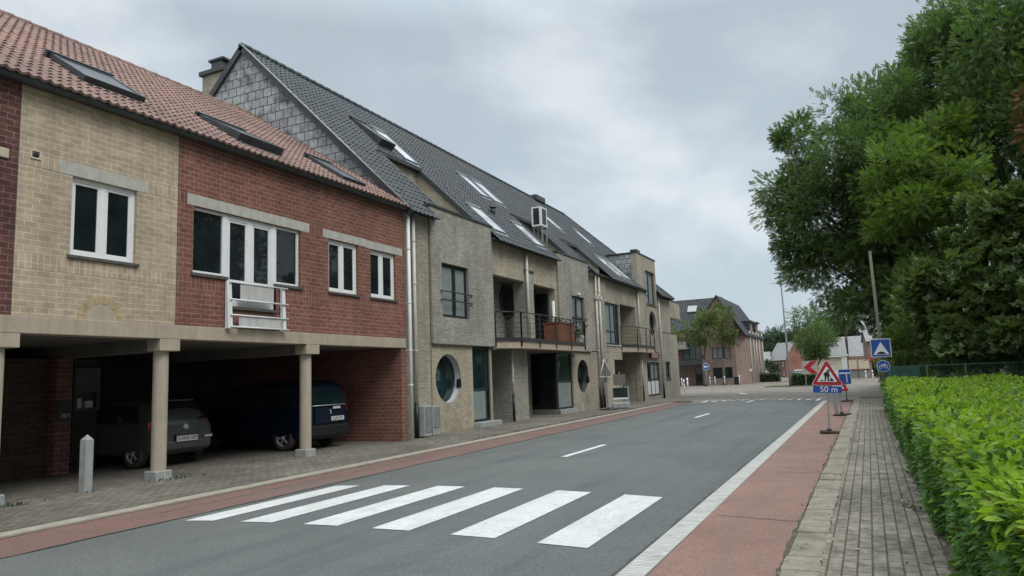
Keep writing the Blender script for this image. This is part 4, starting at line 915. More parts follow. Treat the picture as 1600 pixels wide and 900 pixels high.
def trunk_mesh(base,lobes,r0,seed=1):
    rr=random.Random(seed); mb=MB(); b=Vector(base); top=Vector((sum(l[0] for l in lobes)/len(lobes),sum(l[1] for l in lobes)/len(lobes),sum(l[2] for l in lobes)/len(lobes)))
    f=b+(top-b)*.45; f.x=b.x*.7+f.x*.3; f.y=b.y*.7+f.y*.3
    mb.tube([b,b+Vector((0,0,.4)),b.lerp(f,.5)+Vector((rr.uniform(-.1,.1),0,0)),f],[r0*1.35,r0,r0*.85,r0*.7],10)
    for l in lobes:
        c=Vector(l[:3]); m=f.lerp(c,.5)+Vector((rr.uniform(-.3,.3),rr.uniform(-.3,.3),rr.uniform(0,.4)))
        mb.tube([f-Vector((0,0,.1)),m,c],[r0*.5,r0*.3,r0*.1],7)
        for k in range(3):
            e=c+Vector((rr.uniform(-1,1)*l[3],rr.uniform(-1,1)*l[3],rr.uniform(-.5,1)*l[4]))*.75; mb.tube([m.lerp(c,.6),c.lerp(e,.4)+Vector((0,0,.1)),e],[r0*.18,r0*.1,r0*.03],5)
    return mb
PIN=pinnate(); PIN4=pinnate(4,.36); TUF=tuft()
def tree(name,label,cat,base,lobes,mats,per=70,size=.5,tmpl=PIN,r0=.2,group=None,clump=.28,mw=None,shell=.72):
    t=thing(name,label,cat,base,group=group)
    trunk_mesh(base,lobes,r0).build('trunk','bark',t)
    P,D=crown_points(lobes,per,clump,shell); n=len(P); N=rng.normal(size=(n,3))*.55+np.array([0,0,1.0])
    sz=size*rng.uniform(.7,1.3,n); mi=None
    if len(mats)>1: mi=rng.choice(len(mats),n,p=mw)
    leaf_cloud('crown',P,D,N,sz,*tmpl,mats,t,base,mi); return t
T1=[(-3.0,44.0,11.8,1.6,2.1),(-2.2,44.0,14.6,1.4,1.5),(-1.4,43.0,10.2,1.9,2.5),(-1.6,43.0,7.3,1.9,1.6),(0.2,42.0,13.0,2.0,2.5),(-0.3,42.0,5.2,1.3,1.4),(-3.3,45.0,10.2,1.1,1.2),(1.7,43.0,15.6,1.5,1.8),(-2.8,43.0,8.6,1.2,1.1),(1.0,42.0,7.0,1.5,2.1),(.9,41.5,10,1.7,2.0),(.5,44,8.8,1.8,2.2),(2.2,44,12.2,2.0,2.4),(1.7,43.5,4.6,1.3,1.6),(2.6,44,8.6,1.6,2.2)]
tree('tall_tree','tall dark green tree reaching furthest out over the road at the fence','tree',(2.4,44,0),T1,['locust_dark','locust'],760,.31,PIN,.27,'tall trees along the right side',mw=[.7,.3])
T2=[(2.9,48.0,16.3,2.3,3.0),(4.5,48.0,18.8,1.9,2.4),(2.9,46.0,11.4,2.5,3.3),(6.3,47.0,19.2,2.1,2.7),(2.3,45.0,7.0,1.8,2.3),(5.0,46.5,14.5,2.2,2.6)]
tree('tall_tree','tall green tree just right of the overhanging tree, its top against the sky','tree',(4.8,48,0),T2,['locust_dark','locust'],680,.33,PIN,.27,'tall trees along the right side',mw=[.4,.6])
T3=[(7.3,42.0,17.2,2.1,3.0),(6.4,42.0,13.9,2.1,2.6),(5.6,44.0,19.9,1.4,1.6),(7.9,41.0,12.7,1.9,2.8),(9.1,42.0,19.0,1.8,2.3),(6.6,43.0,9.2,2.3,2.2),(9.6,42,15.5,2.4,3)]
tree('tall_tree','tallest dark tree rising at the upper right corner','tree',(7.8,43,0),T3,['locust_dark','locust'],680,.33,PIN,.27,'tall trees along the right side',mw=[.75,.25])
T4=[(3.5,39.0,13.0,1.1,1.3),(2.0,38.0,10.6,1.2,1.3),(4.1,38.0,10.6,1.4,1.5),(2.3,38.0,8.6,1.5,1.1),(4.4,38.0,8.5,1.2,1.2),(1.3,39.0,9.4,0.8,0.9),(5.2,40.0,12.6,1.0,1.2)]
tree('bright_tree','bright yellow green feathery tree in front of the darker trees','tree',(3.9,39,0),T4,['locust_light','locust'],640,.33,PIN,.2,None,mw=[.75,.25])
T5=[(4.2,34.0,4.6,1.6,2.1),(5.4,33.0,6.7,1.2,1.5),(4.4,35.0,7.1,1.1,1.2),(2.8,35.0,4.3,1.0,1.5),(5.3,32.6,3.3,1.2,1.9),(3.6,34.0,2.3,1.3,1.3),(2.3,36.0,2.4,0.8,1.1),(6.6,33.2,4.8,1.4,2.0)]
tree('broadleaf_tree','broad dense olive green tree with large glossy leaves behind the green fence','tree',(4.6,34.5,0),T5,['magnolia'],430,.30,TUF,.2)
T6=[(1.5,37.5,3.1,0.9,1.2),(2.0,38.0,4.6,1.0,1.3),(2.1,36.8,1.9,1.0,0.8),(1.2,38.0,1.6,0.6,0.9),(2.8,38.6,6.2,1.0,1.0)]
tree('undergrowth_tree','low green bushy tree right behind the speed hump sign','tree',(1.9,37.8,0),T6,['locust','locust_light'],380,.36,PIN,.16,None,mw=[.7,.3])
tree('dead_branch_tree','slim tree with rusty brown dead foliage at the right edge','tree',(7.7,37.8,0),[(7.35,38.0,12.2,0.4,1.2),(7.8,38.0,13.2,.4,.8)],['dead'],200,.35,PIN4,.08)
for i,(x,y,lb) in enumerate(((13,30,'unseen dark tree behind the far end of the hedge, right of the broad glossy tree'),(11,22,'unseen dark tree standing behind the far half of the hedge'),(10,12,'unseen dark tree standing behind the middle of the hedge'),(11,2,'unseen dark tree standing behind the near end of the hedge'))):
    lb_=[(x+random.uniform(-1.5,1.5),y+random.uniform(-1.5,1.5),z,2.2,2.6) for z in (3.5,5.5,7.5,9.5,11.5,13.5,8)]+[(x-2.6,y-1.5,5.5,2.0,2.4),(x-2.4,y+1.5,8.5,2.0,2.4),(x-1.5,y+2.5,11,2,2.2),(x-1.5,y-2.5,10.5,2,2.2),(x-1,y+3,4.5,2,2.2)]  # trees out of view, crowns made tall and dense to darken window reflections
    tree('unseen_tree',lb,'tree',(x,y,0),lb_,['locust_dark','locust'],170,.5,PIN4,.25,'tall trees along the right side',mw=[.6,.4])
for i,(x,y,h) in enumerate(((2.9,41,2.2),(4.6,43,3.0),(6.6,41.5,2.6),(8.8,43,3.2),(11,41,3.0),(13,44,3.5),(1.8,47,2.2),(2.6,53,2.8),(2.2,59,3.0),(3.2,66,4.2),(2.3,50,5.5),(2.6,56,5.8),(3.0,62,6.0))):
    t=thing('shrub','dense green shrub in the undergrowth below the tall trees','shrub',(x,y,0),group='undergrowth shrubs below the tall trees'); lb_=[(x,y,h*.5,1.3,h*.55),(x+.9,y+.4,h*.4,1,h*.45)]
    trunk_mesh((x,y,0),lb_,.06).build('trunk','bark',t); P,D=crown_points(lb_,200,.25); N=rng.normal(size=(len(P),3))*.6+np.array([0,0,1.]); leaf_cloud('crown',P,D,N,.42*rng.uniform(.7,1.3,len(P)),*PIN4,['locust_dark','locust'],t,(x,y,0),rng.choice(2,len(P)))
# street trees and far trees
tree('street_tree','bushy light green street tree before the gabled brick house, left one','tree',(-16.5,82.5,.09),[(-16.3,83.0,6.6,1.6,1.8),(-15.3,83.0,8.0,1.2,1.2),(-17.1,83.0,5.6,1.0,1.0)],['young'],330,.36,PIN4,.2,'street trees before the gabled house')
tree('street_tree','narrower light green street tree before the gabled brick house, right one','tree',(-15.0,86,.09),[(-14.8,86.0,7.0,1.2,1.7),(-14.4,86.0,8.3,0.7,0.9),(-14.2,86.0,5.4,0.9,1.0)],['young'],330,.36,PIN4,.2,'street trees before the gabled house')
tree('small_tree','small green tree peeping out beside the far corner of the grey house','tree',(-16.9,70,.09),[(-16.4,70.0,5.2,0.9,1.1),(-17.0,70.0,4.3,0.8,0.9)],['young'],300,.32,PIN4,.15)
tree('island_tree','round dark green tree behind the red chevron board','tree',(-5.6,95,.05),[(-6.2,95.0,4.4,1.4,1.7),(-4.9,96.0,5.5,1.6,1.6),(-6.0,95.0,3.2,1.5,1.0),(-4.3,95.0,4.0,1.0,1.1)],['locust_dark','young'],420,.36,PIN4,.2,mw=[.75,.25])
tree('thin_crowned_tree','thin crowned tree rising above the round dark tree','tree',(-7,121,0),[(-7.9,120.0,9.4,2.0,1.6),(-5.7,122.0,9.9,1.8,1.3),(-9.0,120.0,8.0,1.2,1.2),(-6.6,121,7.8,1.8,1.2)],['locust_dark'],190,.45,PIN4,.2)
tree('thin_crowned_tree','thin crowned tree between the round dark tree and the overhanging tree','tree',(-2.4,110,0),[(-3.1,110.0,9.0,1.6,1.2),(-1.6,110.0,8.0,1.1,1.1),(-2.6,110,7.2,1.2,.9)],['locust_dark'],190,.42,PIN4,.2)
tree('copper_beech','dark purple copper beech above the pale roofs','tree',(-5,135,0),[(-5.0,135.0,7.2,3.2,2.4),(-2.8,135.0,6.2,2.4,1.7),(-7.3,135.0,5.5,2.0,1.7)],['purple'],330,.5,PIN4,.3)
lb=[]
rr=random.Random(5)
for i in range(110):
    x=-46+i*.95+rr.uniform(-.8,.8); y=190+rr.uniform(-12,14); h=10.8-min(2.6,max(0,(x+22)*.085))+rr.uniform(-1.2,.9)
    lb+= [(x,y,h-2.2,3.0,2.2),(x+rr.uniform(-1,1),y-1,h-5.5,3,2.8),(x,y-1,2.5,3,3)]
P,D=crown_points(lb,60,.3); N=rng.normal(size=(len(P),3))*.6+np.array([0,0,1.]); o=leaf_cloud('far_wood',P,D,N,rng.uniform(.7,1.3,len(P))*1.0,*PIN4,['wood_far']); tag(o,'distant dark green wood closing the view behind the houses','wood',kind='stuff')
# ================================================================== laurel hedge
HX0,HX1,HY0,HY1,HZ=.475,4.2,-1.5,30.5,1.06
def htop(x,y): return HZ+.045*np.sin(x*2.1+1.3*np.sin(y*.8))+.05*np.sin(y*1.37+x)+.035*np.sin(y*3.9+2*x)
def hside(y,z): return HX0+.05*np.sin(y*1.9+z*2.5)+.04*np.sin(y*4.3+1.1)+.05*(1-z)
hg=thing('hedge','long clipped laurel hedge with lime green young top leaves beside the pavement','hedge',(2.2,15,0))
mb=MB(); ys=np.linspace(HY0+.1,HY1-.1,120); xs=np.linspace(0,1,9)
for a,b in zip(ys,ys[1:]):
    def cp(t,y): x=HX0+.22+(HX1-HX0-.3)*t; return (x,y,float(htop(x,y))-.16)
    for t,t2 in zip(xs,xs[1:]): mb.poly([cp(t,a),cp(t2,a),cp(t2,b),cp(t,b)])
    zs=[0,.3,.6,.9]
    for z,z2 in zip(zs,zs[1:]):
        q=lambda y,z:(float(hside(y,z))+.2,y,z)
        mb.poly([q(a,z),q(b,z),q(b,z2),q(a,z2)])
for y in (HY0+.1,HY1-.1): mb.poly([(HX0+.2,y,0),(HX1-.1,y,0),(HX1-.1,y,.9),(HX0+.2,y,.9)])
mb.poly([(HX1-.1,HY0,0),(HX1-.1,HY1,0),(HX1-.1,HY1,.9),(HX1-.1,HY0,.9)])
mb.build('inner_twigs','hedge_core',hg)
def samp(n,y0,y1): return rng.uniform(y0,y1,n)
PP=[];DD=[];NN=[];SS=[];MI=[]
def add(p,d,nn,s,mi): PP.append(p);DD.append(d);NN.append(nn);SS.append(s);MI.append(mi)
for y0,y1,ds,dt,sz in ((-1.5,2,160,160,.11),(2,6.5,1500,1350,.076),(6.5,12,900,600,.082),(12,20,480,300,.095),(20,30.5,350,210,.11)):
    n=int(ds*(y1-y0)*1.05); y=samp(n,y0,y1); z=rng.uniform(.02,1.06,n)**.95; x=hside(y,z)+np.abs(rng.normal(size=n))*.055-.02
    p=np.stack([x,y,z],1); d=np.stack([-.75+rng.normal(size=n)*.4,rng.normal(size=n)*.7,rng.normal(size=n)*.55-.15],1); nn=np.stack([-.55+rng.normal(size=n)*.4,rng.normal(size=n)*.4,np.full(n,.8)],1)
    pr=np.clip((z-.72)*2.0,.04,.8); add(p,d,nn,sz*rng.uniform(.45,1.35,n),np.where(rng.random(n)<.012,2,(rng.random(n)<pr).astype(int)))
    n=int(dt*(y1-y0)*3.6); y=samp(n,y0,y1); x=HX0+(HX1-HX0)*rng.random(n)**1.5; z=htop(x,y)+rng.normal(size=n)*.035
    p=np.stack([x,y,z],1); a=rng.uniform(0,2*np.pi,n); el_=rng.uniform(-.1,1.1,n); d=np.stack([np.cos(a)*np.cos(el_),np.sin(a)*np.cos(el_),np.sin(el_)],1); nn=np.stack([rng.normal(size=n)*.5,rng.normal(size=n)*.5,np.ones(n)],1)
    add(p,d,nn,sz*rng.uniform(.45,1.3,n),np.where(rng.random(n)<.008,2,(rng.random(n)<.84).astype(int)))
n=2600; x=rng.uniform(HX0,HX1,n); z=rng.uniform(.02,1.08,n); y=HY1+rng.normal(size=n)*.05; add(np.stack([x,y,z],1),np.stack([rng.normal(size=n),np.ones(n),rng.normal(size=n)*.5],1),np.stack([rng.normal(size=n)*.4,np.ones(n)*.5,np.ones(n)],1),.11*rng.uniform(.6,1.3,n),np.zeros(n,int))
leaf_cloud('leaves',np.concatenate(PP),np.concatenate(DD),np.concatenate(NN),np.concatenate(SS),*LAUREL,['hedge_side','hedge_top','dead'],hg,(2.2,15,0),np.concatenate(MI))
# litter on the pavement (nobody could count it)
n=420; y=rng.uniform(2.5,34,n); x=np.where(rng.random(n)<.6,.42-np.abs(rng.normal(size=n))*.13,rng.uniform(-.85,.45,n)); 
pz=np.full(n,.045); nl=70; x[:nl]=.30+rng.normal(size=nl)*.09+0; y[:nl]=9.4+(.42-x[:nl])*1.6+rng.normal(size=nl)*.16; pz[:nl]+=rng.random(nl)*.03
o=leaf_cloud('leaf_litter',np.stack([x,y,pz],1),np.stack([rng.normal(size=n),rng.normal(size=n),rng.normal(size=n)*.12],1),np.stack([rng.normal(size=n)*.25,rng.normal(size=n)*.25,np.ones(n)],1),rng.uniform(.03,.075,n),*LAUREL,['litter','dirt'],None,(0,0,0),(rng.random(n)<.45).astype(int)); tag(o,'small dry leaves scattered over the brick pavement','leaf litter',kind='stuff')
n=260; y=rng.uniform(2.5,40,n); x=np.where(rng.random(n)<.6,-.80+rng.normal(size=n)*.025,-.5+rng.normal(size=n)*.02); d=np.stack([rng.normal(size=n)*.5,rng.normal(size=n)*.5,np.ones(n)*.5],1)
o=leaf_cloud('joint_weeds',np.stack([x,y,np.full(n,.03)],1),d,np.stack([rng.normal(size=n),rng.normal(size=n),np.ones(n)*.3],1),rng.uniform(.02,.05,n),*LAUREL,['far_hedge','litter'],None,(0,0,0),(rng.random(n)<.6).astype(int)); tag(o,'tiny weeds and debris growing in the joints of the edge slabs','weeds',kind='stuff')
P=[];
for cx,cy,nn_ in ((-11.85,9.78,30),(-11.88,9.35,14),(-11.8,6.72,40),(-11.98,8.1,8),(-11.95,20.5,25)):
    q=np.stack([cx+rng.normal(size=nn_)*.1,cy+rng.normal(size=nn_)*.16,np.full(nn_,.03)],1); P.append(q)
P=np.concatenate(P); n=len(P)
o=leaf_cloud('pavement_weeds',P,np.stack([rng.normal(size=n)*.6,rng.normal(size=n)*.6,np.ones(n)],1),np.stack([rng.normal(size=n),rng.normal(size=n),np.ones(n)*.2],1),rng.uniform(.03,.08,n),*LAUREL,['far_hedge']); tag(o,'tufts of grass and weeds at the feet of the concrete posts','weeds',kind='stuff')
# low hedges on the islands
def box_hedge(label,x0,x1,y0,y1,z0,z1,n,group):
    t=thing('low_hedge',label,'hedge',((x0+x1)/2,(y0+y1)/2,z0),group=group); m=MB(); m.box(x0+.1,x1-.1,y0+.1,y1-.1,z0,z1-.1); m.build('inner_twigs','hedge_core',t)
    p=np.stack([rng.uniform(x0,x1,n),rng.uniform(y0,y1,n),rng.uniform(z0,z1,n)],1); k=rng.integers(0,3,n)
    p[k==0,2]=z1+rng.normal(size=(k==0).sum())*.05; p[k==1,1]=y0+rng.normal(size=(k==1).sum())*.05; s_=rng.random(n)<.5; p[(k==2)&s_,0]=x0; p[(k==2)&~s_,0]=x1
    leaf_cloud('leaves',p,rng.normal(size=(n,3)),rng.normal(size=(n,3))+np.array([0,-.4,.8]),rng.uniform(.12,.3,n),*LAUREL,['far_hedge'],t,tuple(t.location))
box_hedge('low clipped dark hedge on the grassy island under the chevron board',-6.3,-3.0,70.5,73,.09,1.15,2600,'low hedges at the junction')
box_hedge('low long hedge beside the gabled house, in front of the silver car',-14.6,-10.6,100,102,.09,1.1,2200,'low hedges at the junction')
mb=MB(); mb.prism([(-8.6,69.2,.092),(-2.6,68.4,.092),(-2.6,75,.092),(-8.6,75,.092)],(0,0,.06)); struct(mb.build('grass_island','ground'),'grassy traffic island at the junction','island')
# ================================================================== cars (local frame: +x forward, z up, origin below the middle)
def ring(x,zb,zm,zt,wb,wm,wt,n=3):
    """closed half-symmetric section: sill, belt, roof edge"""
    h=[(wb*.86,zb),(wb,zb+.10),(wm,(zb+zm)/2),(wm*.985,zm),(wt,zt-.04),(wt*.82,zt),(0,zt+.02)]
    r=[(x,y,z) for y,z in h]+[(x,-y,z) for y,z in h[::-1][1:]]
    return r
def car_body(mb,st):
    rs=[ring(*s_) for s_ in st]; k=len(rs[0]); b=len(mb.v)
    for r in rs: mb.v+=r
    for i in range(len(rs)-1):
        for j in range(k-1):
            mb.f.append((b+i*k+j,b+i*k+j+1,b+(i+1)*k+j+1,b+(i+1)*k+j)); mb.sm.append(True)
        mb.f.append((b+i*k+k-1,b+i*k,b+(i+1)*k,b+(i+1)*k+k-1)); mb.sm.append(True)
    mb.f.append(tuple(b+j for j in range(k))[::-1]); mb.f.append(tuple(b+(len(rs)-1)*k+j for j in range(k))); mb.sm+=[False,False]
def wheel(parent,x,y,r,spokes,out):
    m=MB(); w=.10; m.lathe((x,y,r),[(r*.62,-w),(r*.93,-w),(r,-w*.6),(r,w*.6),(r*.93,w),(r*.62,w),(r*.6,0),(r*.62,-w)],28,'y'); t=m.build('wheel','rubber',parent,local=True); t['label']='wheel with alloy rim'
    m=MB(); f=out*(w-.012); m.lathe((x,y,r),[(r*.66,f),(r*.60,f+out*.004),(r*.58,f-out*.03)],28,'y')
    for k in range(spokes):
        a=2*math.pi*k/spokes
        for da in (-.11,.11):
            c,s_=math.cos(a+da),math.sin(a+da); u=Vector((c,0,s_)); p=Vector((-s_,0,c)); C=Vector((x,y+f-out*.005,r)); o=Vector((0,out*.012,0))
            q=[C+u*r*.10-p*.016,C+u*r*.62-p*.010,C+u*r*.62+p*.010,C+u*r*.10+p*.016]; m.hexa([v for v in q]+[v+o for v in q])
    m.lathe((x,y,r),[(r*.16,f-out*.02),(r*.16,f+out*.008),(0,f+out*.01)],16,'y'); m.build('rim','rim',t,local=True)
    m=MB(); m.lathe((x,y,r),[(r*.6,-out*.0+f-out*.06),(0,f-out*.06)],20,'y'); m.build('brake_disc','black',t,local=True)
def car(name,label,cat,loc,rz,paint,L,W,st,ax,wr,plate=None,tall=False,detail=True,group=None):
    t=thing(name,label,cat,loc,(0,0,rz),group); m=MB(); car_body(m,st); body=m.build('body',paint,t,local=True)
    sd=body.modifiers.new('sub','SUBSURF'); sd.levels=1; sd.render_levels=2
    for x in ax:
        for s_ in (-1,1): wheel(t,x,s_*(W/2-.12),wr,5 if detail else 5,s_)
    return t,body
# grey hatchback, nose into the carport
hs=[(-1.98,.42,.78,.86,.62,.64,.58),(-1.93,.30,.84,1.0,.76,.78,.66),(-1.80,.24,.92,1.22,.81,.825,.60),(-1.52,.22,.95,1.40,.83,.84,.575),(-1.1,.20,.95,1.46,.835,.845,.58),(-.2,.20,.94,1.48,.835,.845,.59),(.45,.20,.94,1.40,.83,.84,.60),(1.05,.21,.93,1.0,.82,.83,.70),(1.6,.23,.85,.90,.80,.80,.68),(1.9,.30,.72,.78,.72,.70,.6),(1.99,.38,.62,.66,.6,.6,.5)]
t,b=car('parked_car','grey hatchback parked nose first behind the concrete post, rear number plate showing','car',(-15.85,11.58,.03),math.pi,'grey_car',4.0,1.69,hs,(-1.30,1.25),.31)
m=MB(); m.hexa([(-1.935,-.60,1.0),(-1.90,.60,1.0),(-1.86,.58,1.0),(-1.86,-.58,1.0),(-1.66,-.50,1.36),(-1.66,.50,1.36),(-1.60,.5,1.36),(-1.60,-.5,1.36)]); m.build('rear_window','glass',t,local=True)
for s_ in (-1,1):
    m=MB(); m.hexa([(-1.97,s_*.56,.80),(-1.80,s_*.80,.80),(-1.74,s_*.80,.80),(-1.9,s_*.56,.80),(-1.955,s_*.58,1.0),(-1.74,s_*.80,1.0),(-1.7,s_*.79,1.0),(-1.88,s_*.58,1.0)]); m.build('tail_light','tail',t,local=True,bevel=.02)
    m=MB(); m.box(-1.99,-1.93,s_*.62-.1,s_*.62+.1,.58,.63); m.build('reflector','lampglass',t,local=True)
    m=MB(); m.hexa([(-1.45,s_*.845,.98),(.9,s_*.845,.98),(.9,s_*.83,.98),(-1.45,s_*.83,.98),(-1.2,s_*.64,1.36),(.40,s_*.66,1.34),(.4,s_*.62,1.34),(-1.2,s_*.6,1.36)]); m.build('side_window','glass',t,local=True)
m=MB(); m.box(-2.02,-1.88,-.66,.66,.36,.56); m.build('bumper','grey_car',t,local=True,bevel=.04)
m=MB(); m.box(-2.032,-2.02,-.28,.28,.535,.66); pl_=m.build('number_plate','plate',t,local=True); 
m=MB(); m.box(-2.028,-1.9,-.30,.30,.515,.68); m.build('plate_frame','black',t,local=True)
def rear(x,y,z): return Matrix(((0,0,-1,x),(-1,0,0,y),(0,1,0,z),(0,0,0,1)))
text('2-DNK-559',.105,'plate_red',pl_,rear(-2.033,0,.598))
m=MB(); m.lathe((-1.985,0,.86),[(.055,.02),(.06,0),(.035,-.012),(.0,-.008)],20,'x'); m.tube([(-1.995,.10,.845),(-2.0,0,.80),(-1.995,-.10,.845)],.012,6); m.build('emblem','rim',t,local=True)
m=MB(); m.box(-1.62,-1.40,-.5,.5,1.42,1.455); m.build('spoiler','grey_car',t,local=True,bevel=.012)
# dark blue family van
vs=[(-2.10,.40,.90,1.0,.70,.72,.62),(-2.07,.30,1.0,1.45,.83,.85,.72),(-2.02,.24,1.04,1.70,.87,.885,.71),(-1.8,.22,1.06,1.78,.885,.90,.72),(-1.0,.20,1.06,1.82,.89,.905,.73),(.1,.20,1.05,1.82,.89,.905,.73),(.7,.20,1.04,1.70,.885,.9,.70),(1.25,.21,1.02,1.16,.87,.88,.76),(1.8,.23,.98,1.04,.84,.85,.74),(2.1,.30,.84,.9,.77,.76,.66),(2.2,.4,.70,.74,.64,.62,.55)]
v,b=car('parked_van','dark blue family van parked beside the red side wall of the carport','van',(-15.10,15.35,.03),math.pi,'blue_car',4.4,1.81,vs,(-1.33,1.40),.33)
m=MB(); m.hexa([(-2.125,-.66,1.12),(-2.125,.66,1.12),(-2.06,.66,1.12),(-2.06,-.66,1.12),(-2.03,-.60,1.62),(-2.03,.60,1.62),(-1.96,.6,1.62),(-1.96,-.6,1.62)]); m.build('rear_window','glass_green',v,local=True)
m=MB(); m.tube([(-2.13,.66,1.13),(-2.13,-.66,1.13)],.012,6); m.build('window_trim','rim',v,local=True)
m=MB(); m.box(-2.155,-2.148,-.42,-.12,1.02,1.09); m.build('sticker','plate',v,local=True)
for s_ in (-1,1):
    m=MB(); m.hexa([(-2.10,s_*.78,.95),(-1.98,s_*.905,.95),(-1.92,s_*.905,.95),(-2.0,s_*.78,.95),(-2.05,s_*.74,1.55),(-1.94,s_*.80,1.55),(-1.88,s_*.8,1.55),(-1.96,s_*.74,1.55)]); m.build('tail_light','tail',v,local=True,bevel=.015)
    m=MB(); m.hexa([(-1.8,s_*.905,1.10),(1.0,s_*.905,1.10),(1.0,s_*.88,1.1),(-1.8,s_*.88,1.1),(-1.7,s_*.79,1.65),(.6,s_*.79,1.62),(.6,s_*.75,1.62),(-1.7,s_*.75,1.65)]); m.build('side_window','glass',v,local=True)
m=MB(); m.box(-2.17,-2.0,-.80,.80,.34,.62); m.build('bumper','black',v,local=True,bevel=.04)
m=MB(); m.box(-2.155,-2.08,-.55,.55,.66,1.06); m.build('tailgate','blue_car',v,local=True,bevel=.03)
m=MB(); m.box(-2.166,-2.155,-.56,-.04,.72,.83); p2=m.build('number_plate','plate',v,local=True); text('2-JAS-376',.10,'plate_red',p2,rear(-2.167,-.30,.775))
m=MB(); m.hexa([(-2.16,-.05,.90),(-2.15,.0,.90),(-2.15,0,.93),(-2.16,-.05,.93),(-2.16,-.02,1.0),(-2.15,.03,1.0),(-2.15,.03,1.02),(-2.16,-.02,1.02)]); m.build('emblem','rim',v,local=True)
# dark car further left in the carport (only its side shows)
far_st=[(-2.0,.40,.75,.82,.68,.68,.6),(-1.9,.28,.85,1.05,.80,.80,.66),(-1.4,.22,.90,1.40,.84,.85,.60),(-.3,.2,.90,1.46,.85,.86,.6),(.5,.2,.90,1.38,.85,.86,.62),(1.2,.22,.88,.98,.83,.84,.7),(1.9,.28,.74,.80,.74,.72,.6),(2.05,.4,.6,.66,.6,.6,.5)]
def far_car(label,loc,rz,paint):
    t,b=car('parked_car',label,'car',loc,rz,paint,4.1,1.7,far_st,(-1.3,1.3),.32,group='cars beyond the junction')
    m=MB(); m.hexa([(1.13,-.62,1.0),(1.13,.62,1.0),(1.05,.62,1.0),(1.05,-.62,1.0),(.62,-.55,1.36),(.62,.55,1.36),(.55,.55,1.36),(.55,-.55,1.36)]); m.build('windscreen','glass',t,local=True)
    for s_ in (-1,1):
        m=MB(); m.hexa([(-1.45,s_*.858,.94),(.95,s_*.858,.94),(.95,s_*.84,.94),(-1.45,s_*.84,.94),(-1.15,s_*.66,1.34),(.45,s_*.68,1.32),(.45,s_*.64,1.32),(-1.15,s_*.62,1.34)]); m.build('side_window','glass',t,local=True)
        m=MB(); m.box(1.86,2.0,s_*.58-.14,s_*.58+.14,.62,.74); m.build('headlight','lampglass',t,local=True,bevel=.02)
    m=MB(); m.box(1.98,2.06,-.45,.45,.42,.60); m.build('grille','black',t,local=True)
far_car('silver car parked behind the low hedge by the gabled house',(-13.2,107,.09),R(-75),'silver_car')
far_car('white car with dark windscreen facing the camera behind the island hedge',(-8.1,100,.09),R(-90),'white_car')
# ================================================================== carport bits and pavement furniture
s_=thing('house_number_sign','black plate with a small white number on the brick pier in the carport','sign',(-15.0,9.52,1.15))
m=MB(); m.box(-15.018,-14.99,9.38,9.67,1.16,1.56); p=m.build('plate','black',s_); text('20/1',.115,'frosted',p,Matrix.Translation((-15.0+15.0,0,0))@face_px(.012,.03,.10),name='number')
nb=thing('notice_case','grey case with a dark opening at the back of the carport','case',(-15.7,10.45,1.3))
m=MB(); m.box(-15.75,-15.6,10.10,10.70,1.72,2.26); m.box(-15.75,-15.6,10.10,10.70,1.30,1.38); m.box(-15.75,-15.6,10.10,10.17,1.38,1.72); m.box(-15.75,-15.6,10.62,10.70,1.38,1.72); m.box(-15.76,-15.75,10.10,10.7,1.3,2.26); m.build('case','gutter',nb)
m=MB(); m.box(-15.74,-15.66,10.22,10.32,1.38,1.6); m.box(-15.74,-15.66,10.40,10.58,1.38,1.53); m.build('papers','frosted',nb)
m=MB(); m.box(-15.9,-15.55,10.05,10.1,0,2.5); m.box(-16.0,-15.76,10.05,10.75,0,2.44); m.build('support','carport_dark',nb)
bo=MB(); x,y=-12.08,8.08; q=.075; bo.box(x-q,x+q,y-q,y+q,0,.90); n=len(bo.v); bo.v+=[(x-q,y-q,.90),(x+q,y-q,.90),(x+q,y+q,.90),(x-q,y+q,.90),(x,y,1.0)]; bo.f+=[(n,n+1,n+4),(n+1,n+2,n+4),(n+2,n+3,n+4),(n+3,n,n+4)]; bo.sm+=[False]*4
o=bo.build('bollard','grey_concrete',origin=(x,y,.02),bevel=.012); tag(o,'square grey concrete bollard with pyramid top before the carport','bollard'); o.rotation_euler=(0,0,R(6))
ub=thing('utility_cabinet','weathered grey utility cabinet at the foot of the downpipes','cabinet',(-12.0,18.45,.085))
m=MB(); m.box(-12.08,-11.78,18.12,18.52,.085,.98); m.box(-12.08,-11.74,18.53,18.93,.085,.95); m.build('casing','grey_concrete',ub,bevel=.02)
m=MB(); m.box(-11.74,-11.725,18.56,18.90,.32,.93); m.box(-11.78,-11.765,18.15,18.49,.2,.95); m.build('door','zinc',ub,bevel=.004)
tp=thing('potted_topiary','small conical green topiary in a grey pot beside the balcony door','plant',(-12.55,26.95,3.07))
m=MB(); m.lathe((-12.55,26.95,3.07),[(0,0),(.17,0),(.23,.34),(.20,.34),(.19,.30),(0,.30)],18); m.build('pot','terracotta',tp)
n=900; h_=rng.random(n)**1.3; a=rng.uniform(0,6.28,n); r_=.30*(1-h_)*rng.uniform(.75,1.05,n)+.02; p=np.stack([-12.55+r_*np.cos(a),26.95+r_*np.sin(a),3.42+h_*.95],1)
leaf_cloud('foliage',p,np.stack([np.cos(a),np.sin(a),np.ones(n)*.3],1),rng.normal(size=(n,3)),rng.uniform(.05,.1,n),*LAUREL,['far_hedge'],tp,(-12.55,26.95,3.07))
fl=thing('balcony_flowers','pale blooming plants growing in the wooden planter','plant',(-12,29.2,3.95)); n=260
